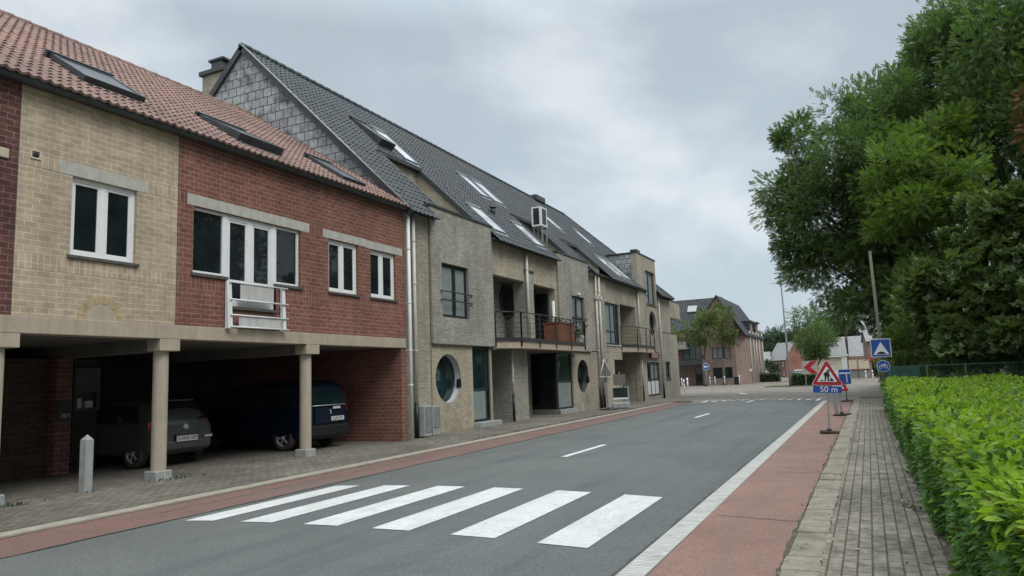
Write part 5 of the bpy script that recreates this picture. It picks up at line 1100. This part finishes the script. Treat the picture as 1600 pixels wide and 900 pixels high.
p=np.stack([rng.uniform(-12.25,-11.7,n),rng.uniform(28.5,29.6,n),3.98+np.abs(rng.normal(size=n))*.1],1); leaf_cloud('foliage',p,rng.normal(size=(n,3))+np.array([0,0,.8]),rng.normal(size=(n,3)),rng.uniform(.06,.13,n),*LAUREL,['far_hedge','frosted'],fl,(-12,29.2,3.95),(rng.random(n)<.35).astype(int))
bp=thing('balcony_plant','leafy green plant at the far end of the long balcony','plant',(-11.8,31.4,3.07)); n=420
p=np.stack([-11.8+rng.normal(size=n)*.12,30.75+rng.normal(size=n)*.16,3.5+rng.normal(size=n)*.30],1); leaf_cloud('foliage',p,rng.normal(size=(n,3))+np.array([0,0,.5]),rng.normal(size=(n,3)),rng.uniform(.08,.16,n),*LAUREL,['far_hedge','frosted'],bp,(-11.8,31.4,3.07),(rng.random(n)<.15).astype(int))
m=MB(); m.tube([(-11.8,30.75,3.07),(-11.8,30.75,3.5)],.02,6); m.lathe((-11.8,30.75,3.07),[(0,0),(.14,0),(.17,.25),(.0,.24)],12); m.build('pot','terracotta',bp)
# ================================================================== signs
def rounded_tri(w,h,r,z0,n=6):
    """triangle pointing up, local (x,z), rounded corners"""
    c=[(-w/2,z0),(w/2,z0),(0,z0+h)]; out=[]
    for i in range(3):
        p=Vector(c[i]); a=(Vector(c[i-1])-p).normalized(); b=(Vector(c[(i+1)%3])-p).normalized(); half=a.angle(b)/2
        bis=(a+b).normalized(); ctr=p+bis*(r/math.sin(half)); s0=math.atan2(*(-(bis)).yx)
        t=math.pi/2-half
        rng_=[s0-t+2*t*k/n for k in range(n+1)]
        out+=[(ctr.x+r*math.cos(k),ctr.y+r*math.sin(k)) for k in rng_]
    return out
def plate(pts,y0,y1): return MB().prism([(x,y0,z) for x,z in pts],(0,y1-y0,0))
def rrect(x0,x1,z0,z1,r,n=5):
    o=[]
    for cx,cz,a in ((x1-r,z0+r,-90),(x1-r,z1-r,0),(x0+r,z1-r,90),(x0+r,z0+r,180)):
        o+=[(cx+r*math.cos(R(a+90*k/n)),cz+r*math.sin(R(a+90*k/n))) for k in range(n+1)]
    return o
def circ(cx,cz,r,n=28): return [(cx+r*math.cos(2*math.pi*k/n),cz+r*math.sin(2*math.pi*k/n)) for k in range(n)]
def foot(t,lx=.36,ly=.20): 
    m=MB(); m.box(-lx,lx,-ly,ly,.0,.06); m.box(-.06,.06,-.06,.06,.06,.11); m.build('foot','rubber',t,local=True,bevel=.02)
# roadworks sign
t=thing('roadworks_sign','red bordered triangular roadworks sign with a blue 50 m plate on a rubber foot','traffic sign',(-1.03,20.05,.02),(0,R(2.5),R(4)))
m=MB(); m.box(-.022,.022,-.022,.022,.05,1.36); m.build('post','galv',t,local=True); foot(t,.22,.14)
tri=plate(rounded_tri(.72,.63,.035,1.20),-.055,-.035).build('triangle','sign_red',t,local=True); 
plate(rounded_tri(.76,.665,.04,1.185),-.034,-.028).build('sign_edge','sign_white',tri,local=True)
plate(rounded_tri(.47,.40,.012,1.278),-.060,-.0555).build('white_field','sign_white',tri,local=True)
def flat(pts,y=-.066,d=.005): return MB().prism([(x,y,z) for x,z in pts],(0,d,0))
mk=MB()
for pts in ([(-.165,1.30),(-.12,1.335),(-.075,1.30)],[(.04,1.30),(.11,1.375),(.165,1.30)],[(-.06,1.30),(-.025,1.30),(-.012,1.42),(-.05,1.43)],[(.015,1.30),(.045,1.30),(.045,1.42),(.02,1.44),(.0,1.43)],[(-.06,1.42),(.045,1.41),(.05,1.50),(.0,1.53),(-.05,1.51)],[(.045,1.505),(.075,1.43),(.058,1.42),(.025,1.49)],[(-.055,1.51),(-.085,1.44),(-.072,1.435),(-.035,1.49)],[(.05,1.44),(.062,1.44),(.10,1.37),(.088,1.365)],circ(.035,1.552,.032,14)):
    mk.prism([(x,-.066,z) for x,z in pts],(0,.0055,0))
mk.build('worker_symbol','black',tri,local=True)
bl=plate(rrect(-.335,.335,1.0,1.165,.02),-.055,-.035).build('distance_plate','sign_blue',t,local=True)
text('50 m',.205,'sign_white',bl,face_ny(.03,-.0555,1.083),name='distance_text')
# second roadworks sign, turned, with blue board behind
t=thing('roadworks_sign','low red and white triangular sign partly hidden behind the nearer roadworks sign','traffic sign',(-.95,27.3,.02),(0,R(-4),R(-12)))
m=MB(); m.box(-.03,.03,-.02,.02,.05,.9); m.box(-.22,-.10,-.02,.0,.05,.80); m.build('post','galv',t,local=True); foot(t,.26,.16)
tri=plate(rounded_tri(.74,.64,.035,.80),-.055,-.035).build('triangle','sign_red',t,local=True); plate(rounded_tri(.46,.39,.012,.885),-.06,-.0555).build('white_field','sign_white',tri,local=True)
t=thing('street_sign','blue rectangular sign with a white T shape behind the roadworks signs','traffic sign',(-1.06,38,.03),(0,0,R(-6)))
m=MB(); m.tube([(0,0,0),(0,0,1.5)],.03,8); m.build('post','galv',t,local=True); foot(t,.24,.16)
b=plate(rrect(-.24,.26,.83,1.50,.03),-.05,-.03).build('board','sign_blue',t,local=True); plate([(-.22,1.36),(.24,1.36),(.24,1.30),(-.22,1.30)],-.055,-.0505).build('white_bar','sign_white',b,local=True); plate([(.07,.9),(.11,.9),(.11,1.29),(.07,1.29)],-.055,-.0505).build('white_bar','sign_white',b,local=True); plate(rrect(-.26,.28,.81,1.52,.03),-.029,-.022).build('sign_edge','sign_white',b,local=True)
# speed hump sign on a tall pole
t=thing('sign_pole','tall weathered pole carrying a blue speed hump sign and a small round cycle sign','traffic sign',(.42,27,0))
m=MB(); m.tube([(0,0,0),(-.0,0,2.0),(-.04,.0,5.5)],[.058,.052,.045],12); m.build('pole','pole_wood',t,local=True)
def hump(t,z0,sz):
    b=plate(rrect(-sz/2,sz/2,z0,z0+sz,.03),-.10,-.085).build('hump_sign','sign_white',t,local=True); k=sz/.6
    plate(rrect(-sz/2+.022,sz/2-.022,z0+.022,z0+sz-.022,.02),-.105,-.1005).build('blue_field','sign_blue',b,local=True)
    plate([(-.235*k,z0+.075*k),(.235*k,z0+.075*k),(0,z0+.50*k)],-.110,-.1055).build('white_triangle','sign_white',b,local=True)
    hp=[(-.18*k,z0+.095*k)]+[(k*(-.15+.3*i/10),z0+k*(.095+.085*math.sin(math.pi*i/10)**.8)) for i in range(11)]+[(.18*k,z0+.095*k)]
    plate(hp,-.115,-.1105).build('hump_symbol','black',b,local=True)
hump(t,1.93,.60)
b=plate(circ(.02,1.63,.195),-.10,-.085).build('cycle_sign','sign_white',t,local=True); plate(circ(.02,1.63,.18),-.105,-.1005).build('blue_field','sign_blue',b,local=True)
m=MB()
for cx in (-.06,.10): m.lathe((cx,-.108,1.61),[(.055,0),(.055,-.003),(.042,-.003),(.042,0)],18,'y')
for p_,q_ in (((-.06,1.61),(-.02,1.68)),((-.02,1.68),(.07,1.68)),((.07,1.68),(.10,1.61)),((-.02,1.68),(.03,1.61)),((.03,1.61),(.07,1.68)),((.07,1.68),(.06,1.72))): m.tube([(p_[0],-.108,p_[1]),(q_[0],-.108,q_[1])],.008,5)
m.build('cycle_symbol','sign_white',b,local=True)
m=MB(); 
for z in (2.1,2.4,1.6): m.box(-.08,.08,-.09,.07,z,z+.03)
m.build('clamp','galv',t,local=True)
# sign seen from behind, left pavement
t=thing('roadworks_sign','triangular sign seen from its grey back before the paired downpipes','traffic sign',(-10.95,32.3,.085),(0,R(-1),R(72)))
m=MB(); m.box(-.022,.022,-.022,.022,.03,2.2); m.build('post','galv',t,local=True); foot(t,.3,.3)
tr=plate(rounded_tri(.88,.80,.04,1.55),.03,.05).build('triangle','sign_back',t,local=True); 
m=MB(); pts=rounded_tri(.92,.84,.04,1.53); 
for a,b in zip(pts,pts[1:]+pts[:1]): m.tube([(a[0],.04,a[1]),(b[0],.04,b[1])],.018,5)
m.build('sign_edge','sign_white',tr,local=True)
t=thing('sign_stack','dark temporary sign boards and pale panel stacked on a post with a concrete foot','traffic sign',(-10.75,33.6,.085),(0,0,R(15)))
m=MB(); m.box(-.02,.02,-.02,.02,.03,1.75); m.build('post','galv',t,local=True)
for x0,x1,z0,z1,mt in ((-.30,.28,1.10,1.62,'sign_back'),(-.34,.34,.52,.98,'black'),(-.36,.36,.44,.52,'sign_white'),(.2,.42,.3,1.05,'galv')): plate([(x0,z0),(x1,z0),(x1,z1),(x0,z1)],-.05 if mt!='galv' else .0,-.03 if mt!='galv' else .02).build('sign_board',mt,t,local=True)
m=MB(); m.box(-.33,-.0,-.056,-.051,.55,.95); m.box(.02,.32,-.056,-.051,.55,.95); m.build('board_field','glass_green',t,local=True)
m=MB(); m.box(-.42,.42,-.3,.3,.0,.30); m.build('foot','grey_concrete',t,local=True,bevel=.06)
# one way arrow
t=thing('arrow_sign','round blue sign with a white left arrow at the street corner','traffic sign',(-15.8,80,.09))
m=MB(); m.tube([(0,0,0),(0,0,2.6)],.035,8); m.build('post','galv',t,local=True)
b=plate(circ(0,2.15,.36),-.06,-.045).build('disc','sign_white',t,local=True); plate(circ(0,2.15,.325),-.066,-.0605).build('blue_field','sign_blue',b,local=True); plate([(-.24,2.15),(-.04,2.34),(-.04,2.21),(.22,2.21),(.22,2.09),(-.04,2.09),(-.04,1.96)],-.072,-.0665).build('arrow','sign_white',b,local=True)
# chevron board
t=thing('chevron_board','pale board with a red chevron pointing left behind the roadworks sign','traffic sign',(-4.15,62,.09))
m=MB(); m.box(-.42,-.36,0,.05,0,1.4); m.box(.36,.42,0,.05,0,1.4); m.build('post','galv',t,local=True)
b=plate([(-.58,1.1),(.58,1.1),(.58,2.15),(-.58,2.15)],-.04,-.01).build('board','board_pale',t,local=True); plate([(-.48,1.64),(.10,2.12),(.55,2.12),(.02,1.64),(.55,1.14),(.10,1.14)],-.05,-.041).build('chevron','sign_red',b,local=True)
# street lamp
t=thing('street_lamp','tall slim double armed street lamp on the grassy island','street lamp',(-6.4,69.5,.1),(0,R(-.5),0))
m=MB(); m.tube([(0,0,0),(0,0,1.2),(0,0,9.35)],[.12,.10,.055],12); m.build('pole','sign_back',t,local=True)
for s_ in (-1,1):
    m=MB(); m.tube([(0,0,9.3),(s_*.35,0,9.34)],.03,6); m.hexa([(s_*.3,-.14,9.3),(s_*.92,-.14,9.36),(s_*.92,.14,9.36),(s_*.3,.14,9.3),(s_*.3,-.08,9.40),(s_*.92,-.1,9.42),(s_*.92,.1,9.42),(s_*.3,.08,9.40)]); m.build('lamp_head','galv',t,local=True,bevel=.01)
m=MB(); m.box(-.32,-.05,-.05,.02,4.9,5.0); m.build('bracket','sign_white',t,local=True)
# bollards at the street corner
spots=[(-14.0,61.2),(-16.6,74),(-17.2,77),(-16.1,83.2),(-15.8,84.6),(-17.6,76),(-14.9,85.5),(-13.4,86.4)]
pb=thing('pole_bollard','','bollard',(0,0,0)); m=MB(); m.tube([(0,0,0),(0,0,1.0)],.05,10); m.lathe((0,0,1.0),[(.05,0),(.035,.04),(0,.05)],10); m.build('post','sign_white',pb,local=True); m=MB(); m.lathe((0,0,0),[(.055,.70),(.057,.71),(.057,.82),(.055,.83)],10); m.build('band','galv',pb,local=True)
for i,(x,y) in enumerate(spots):
    o=pb if i==0 else copy_tree(pb); o.location=(x,y,.09); o['group']='white bollards along the street corner'; o['label']='slim white bollard along the corner of the side street'
spots=[(-.3,77.5),(.3,79.5),(.9,75.5)]
rb=thing('striped_post','','post',(0,0,0)); m=MB(); m.tube([(0,0,0),(0,0,1.15)],.05,10); m.build('post','sign_white',rb,local=True); m=MB(); m.lathe((0,0,0),[(.053,.85),(.054,.86),(.054,.97),(.053,.98)],10); m.build('band','sign_red',rb,local=True)
for i,(x,y) in enumerate(spots):
    o=rb if i==0 else copy_tree(rb); o.location=(x,y,.09); o['group']='red and white posts before the pink house'; o['label']='red and white post in front of the pink brick house'
# green fence behind the hedge
t=thing('wire_fence','dark green wire mesh fence with green screen behind the hedge','fence',(3,31.6,0))
m=MB(); m.box(.72,1.75,31.58,31.61,.05,1.58); m.build('screen','fence_green',t)
m=MB()
for i in range(9): x=.72+i*1.25; m.tube([(x,31.6,0),(x,31.6,1.62)],.025,6)
m.build('post','fence_green',t)
m=MB()
for z in (.3,.75,1.2,1.57): m.tube([(1.7,31.6,z),(10.8,31.6,z)],.008,4)
for i in range(150): x=1.75+i*.06; m.box(x-.003,x+.003,31.597,31.603,.1,1.57)
m.tube([(.7,31.6,1.585),(10.8,31.6,1.585)],.018,5); m.build('mesh','fence_green',t)
t=thing('panel_fence','dark green panel fence running along the pavement beyond the hedge','fence',(.75,45,0)); m=MB()
for i in range(12): m.box(.70,.74,31.7+i*2.4,31.7+i*2.4+2.32,.05,1.7)
m.build('panel','fence_green',t); m=MB()
for i in range(13): m.box(.67,.75,31.65+i*2.4,31.72+i*2.4,0,1.78)
m.build('post','fence_green',t)
# ================================================================== houses beyond the junction
def wall_y(mb,Y,x0,x1,z0,z1,holes=(),depth=.15):
    xs=sorted({x0,x1,*[h[i] for h in holes for i in (0,1)]}); zs=sorted({z0,z1,*[h[i] for h in holes for i in (2,3)]})
    for a,b in zip(xs,xs[1:]):
        for c,e in zip(zs,zs[1:]):
            xm,zm=(a+b)/2,(c+e)/2
            if any(h[0]<xm<h[1] and h[2]<zm<h[3] for h in holes): continue
            mb.poly([(a,Y,c),(b,Y,c),(b,Y,e),(a,Y,e)])
    D=Y+depth
    for a,b,c,e in holes:
        for q in ([(a,Y,c),(b,Y,c),(b,D,c),(a,D,c)],[(a,Y,e),(b,Y,e),(b,D,e),(a,D,e)],[(a,Y,c),(a,D,c),(a,D,e),(a,Y,e)],[(b,Y,c),(b,D,c),(b,D,e),(b,Y,e)]): mb.poly(q)
def win_y(parent,Y,x0,x1,z0,z1,mat='dark_frame',mull=(),glass='glass',local=False,w=.07):
    m=MB(); D=Y+.06
    m.box(x0,x1,D,D+.07,z0,z0+w); m.box(x0,x1,D,D+.07,z1-w,z1); m.box(x0,x0+w,D,D+.07,z0+w,z1-w); m.box(x1-w,x1,D,D+.07,z0+w,z1-w)
    for q in mull: m.box(q-.04,q+.04,D+.004,D+.066,z0+w,z1-w)
    f=m.build('window',mat,parent,local=local); p=MB(); p.box(x0+.02,x1-.02,D+.03,D+.05,z0+.02,z1-.02); p.build('pane',glass,f,local=local); return f
Y3=88.0
h3=thing('gabled_house','pinkish brick apartment house with dark tiled roof and front gable at the corner','house',(-16,Y3,.09))
m=MB(); gx0,gx1=-17.75,-13.85
wall_y(m,Y3,gx0,gx1,0,6.9,[(-16.55,-14.45,3.15,4.5),(-16.6,-14.35,.85,2.15)])
m.poly([(gx0,Y3,6.9),(gx1,Y3,6.9),(gx1,Y3,7.75),(-15.6,Y3,10.55),(gx0,Y3,8.0)])
m.poly([(gx1,Y3,0),(-12.9,Y3+2.2,0),(-12.9,Y3+2.2,6.3),(gx1,Y3,7.75)])
m.build('wall','pink_brick',h3)
m=MB(); wall_x(m,-12.9,Y3+2.2,Y3+17,0,6.35,[(Y3+8+i*5,Y3+9.5+i*5,3.3,4.6) for i in range(2)],depth=.15); m.build('wall','pink_brick',h3)
m=MB(); m.box(-13.1,-13.04,Y3+2,Y3+17,3.2,4.7); m.build('pane','glass',h3)
win_y(h3,Y3,-16.55,-14.45,3.15,4.5,mull=(-15.9,-15.1),glass='curtain'); win_y(h3,Y3,-16.6,-14.35,.85,2.15,mull=(-15.5,))
# recessed left part with balconies
m=MB(); wall_y(m,Y3+1.6,-24,gx0,0,7.1,[(-20.4,-18.2,3.2,5.2),(-19.0,-17.9,.1,2.3)]); m.poly([(gx0,Y3,0),(gx0,Y3+1.6,0),(gx0,Y3+1.6,7.1),(gx0,Y3,7.1)]); m.build('wall','pink_brick',h3)
win_y(h3,Y3+1.6,-20.4,-18.2,3.2,5.2,mull=(-19.6,-18.9),glass='curtain'); win_y(h3,Y3+1.6,-19.0,-17.9,.1,2.3)
m=MB(); m.box(-24,-17.5,Y3-.9,Y3+1.6,2.55,3.05); o=m.build('canopy','gutter',h3)
m=MB(); m.box(-24,-19.4,Y3-.5,Y3+1.5,4.5,4.7); m.box(-24,-19.5,Y3-.5,Y3-.4,4.7,5.4); m.build('balcony','grey_brick',h3)
m=MB(); m.box(-24,-17.9,Y3+.6,Y3+1.58,6.55,6.75); m.build('soffit','ceiling',h3)
# roofs
m=MB(); m.poly([(-25,Y3-.3,6.75),(-17.9,Y3-.3,6.75),(-17.9,Y3+4,10.85),(-25,Y3+4,10.85)]); m.poly([(-17.9,Y3-.3,6.75),(-17.2,Y3-.2,7.9),(-15.6,Y3+4.2,10.9),(-17.9,Y3+4,10.85)])
m.poly([(-25,Y3+4,10.85),(-15.6,Y3+4.2,10.85),(-15.6,Y3+10,6.4),(-25,Y3+10,6.4)])
m.build('roof','far_tile',h3)
m=MB()
m.prism([(-15.6,Y3-.25,10.75),(-17.95,Y3-.25,7.55),(-17.95,Y3-.25,7.4),(-15.6,Y3-.25,10.58)],(0,4.5,0)); m.prism([(-15.6,Y3-.25,10.76),(-12.6,Y3-.25,5.95),(-12.6,Y3-.25,5.8),(-15.6,Y3-.25,10.58)],(0,17.4,0)); m.build('gable_roof','far_tile',h3)
m=MB(); m.poly([(-19.6,Y3+1.9,9.05),(-18.5,Y3+1.9,9.05),(-18.5,Y3+2.8,9.85),(-19.6,Y3+2.8,9.85)]); 
for v_ in range(len(m.v)): m.v[v_]=(m.v[v_][0],m.v[v_][1],m.v[v_][2]+.1)
m.prism([tuple(q) for q in m.v],(0,.1,-.08)); m.build('roof_window','white_metal',h3)
for i,(a,hh) in enumerate(((5.2,7.7),(10.5,7.8))):
    m=MB(); m.box(-14.4,-12.75,Y3+a,Y3+a+2.2,5.6,hh-.1); d=m.build('dormer','pink_brick',h3); m=MB(); m.box(-14.9,-12.5,Y3+a-.1,Y3+a+2.3,hh-.1,hh+.1); m.box(-14.6,-12.72,Y3+a-.05,Y3+a-.002,5.8,hh-.1); m.build('dormer_roof','far_tile',d)
for a in (5.0,8.0,10.3,13,16.5): pipe(h3,-12.8,Y3+a,.1,6.5,.07,'pipe' if a!=14 else 'gutter',clips=())
m=MB(); m.box(-13.1,-12.86,Y3+3.4,Y3+5.6,1.55,1.85); sg=m.build('wall_sign','white_metal',h3); sg['label']='small pale name sign on the brick corner'
m=MB(); m.box(-25,-12.9,Y3+17,Y3+17.2,0,6.5); m.box(-25,-24.8,Y3+1.6,Y3+17,0,6.5); m.build('rear_wall','pink_brick',h3)
bin_=MB(); bin_.box(-14.0,-13.5,86.4,86.9,.09,.95); bin_.box(-14.03,-13.47,86.37,86.93,.952,1.0); o=bin_.build('litter_bin','black',origin=(-13.75,86.65,.09),bevel=.02); tag(o,'dark square litter bin beside the gabled house corner','bin')
# houses on the right far side, in local frames
def house(name,label,loc,rz,W,Dp,ez,rz_,wallmat,roofmat,wins=(),side=(),cat='house',chim=None):
    t=thing(name,label,cat,loc,(0,0,rz)); m=MB(); wall_y(m,0,0,W,0,ez,[w[:4] for w in wins]); 
    m.poly([(W,0,0),(W,Dp,0),(W,Dp,ez),(W,Dp/2,rz_),(W,0,ez)]); m.poly([(0,0,0),(0,Dp,0),(0,Dp,ez),(0,Dp/2,rz_),(0,0,ez)]); m.poly([(0,Dp,0),(W,Dp,0),(W,Dp,ez),(0,Dp,ez)])
    m.build('wall',wallmat,t,local=True)
    for w in wins: win_y(t,0,*w[:4],mat=w[4] if len(w)>4 else 'pvc',mull=((w[0]+w[1])/2,),local=True)
    m=MB(); e=.25; k=(rz_-ez)/(Dp/2)
    m.prism([(-.2,-e,ez-e*k+.06),(-.2,Dp/2,rz_+.06),(-.2,Dp+e,ez-e*k+.06),(-.2,Dp+e,ez-e*k+.2),(-.2,Dp/2,rz_+.22),(-.2,-e,ez-e*k+.2)],(W+.4,0,0)); rf=m.build('roof',roofmat,t,local=True)
    m=MB(); m.box(-.2,W+.2,-e-.12,-e,ez-e*k-.02,ez-e*k+.14); m.build('gutter','white_metal',t,local=True)
    if chim: m=MB(); m.box(chim-.3,chim+.3,Dp/2-.3,Dp/2+.3,rz_-.3,rz_+.9); m.build('chimney',wallmat,rf,local=True)
    return t
wr=[(.35+i*.9,.95+i*.9,.45,1.45,'pvc') for i in range(4)]+[(.35+i*.9,.95+i*.9,2.2,3.1,'pvc') for i in range(4)]
house('brick_house','red brick house with a bare gable wall and white windows beyond the street lamp',(-17.5,152.5,0),R(-38),4.0,5.0,3.75,6.7,'far_red_brick','greyroof',wr)
house('white_house','bright white house peeping out between the gabled house and bushes',(-19.4,150,0),R(-4),1.9,4,3.6,5.0,'white_render','greyroof',[(.6,1.3,.4,1.4,'dark_frame')])
house('pale_roof_house','low house with a large pale grey slate roof at the end of the pavement',(-7.0,122,0),R(2),8.6,8,3.4,6.2,'cream','greyroof',[(1.5,2.5,1.0,2.2),(4,5,1,2.2)])
wp=[(.35,1.0,3.3,4.5,'dark_frame'),(1.35,1.95,3.3,4.5,'dark_frame'),(.3,1.0,.3,2.2,'dark_frame'),(1.4,2.1,.3,2.2,'dark_frame')]
ph=house('pink_house','pale pink brick two storey house with red banners beside the green fence',(.1,106,0),R(4),4.4,8,5.0,6.6,'pink_brick','greyroof',wp)
b=MB(); b.box(2.3,2.55,-.10,-.06,3.0,5.0); b.box(2.75,2.95,-.10,-.06,3.0,5.0); b.build('banner','sign_red',ph,local=True)
gb=thing('shop_awning','cream shop front board with dark posts beside the pink house','shop front',(-.9,100,0))
m=MB(); m.box(-2.2,.1,99.9,100.0,1.35,2.55); m.build('board','cream',gb); m=MB(); m.box(-2.3,.2,99.85,100.05,2.56,2.66); m.box(-2.3,-2.2,99.85,100.0,0,2.56); m.box(-1.2,-1.1,99.85,99.898,.0,2.56); m.box(-2.3,.2,99.86,100.02,1.25,1.34); m.build('frame','wood',gb); m=MB(); m.box(-2.2,.1,99.95,100.0,.3,1.25); m.build('lower_board','curtain',gb)
wf=thing('white_gateway','white painted gateway behind the roadworks sign','gate',(-3.6,98,0)); m=MB(); m.box(-2.9,-2.3,97.9,98.1,0,3.0); m.box(-4.2,-3.7,97.9,98.1,0,2.0); m.build('pillar','white_render',wf); m=MB(); m.box(-5.0,-2.1,97.8,98.2,3.003,3.2); m.build('beam','white_render',wf)
ww=thing('garden_wall','low white garden wall with dark gaps behind the white car','wall',(-5.5,104,0)); m=MB()
for i in range(4): m.box(-7.4+i*1.0,-6.7+i*1.0,104,104.3,0,1.35)
m.box(-8,-3.0,104.05,104.25,0,.5); m.build('wall','white_render',ww)
fb=thing('flower_basket','hanging basket of red flowers on a post by the pink house','flowers',(.9,88,0)); m=MB(); m.tube([(.9,88,0),(.9,88,2.9)],.05,6); m.build('post','galv',fb)
n=500; p=np.stack([.9+rng.normal(size=n)*.5,88+rng.normal(size=n)*.3,2.35+rng.normal(size=n)*.25],1); leaf_cloud('blooms',p,rng.normal(size=(n,3)),rng.normal(size=(n,3)),rng.uniform(.12,.25,n),*LAUREL,['flower','far_hedge'],fb,(.9,88,0),(rng.random(n)<.5).astype(int))
for i,(x,y,z,s_,lab) in enumerate(((-16.9,146,1.6,1.2,'dark round bush between the white house and the red brick house'),)):
    t=thing('bush',lab,'bush',(x,y,0)); P,D=crown_points([(x,y,z,s_,s_*1.1)],420,.25); N=rng.normal(size=(len(P),3))+np.array([0,0,1.]); leaf_cloud('foliage',P,D,N,rng.uniform(.4,.7,len(P)),*PIN4,['wood_far'],t,(x,y,0)); m=MB(); m.tube([(x,y,0),(x,y,z)],.12,6); m.build('trunk','bark',t)
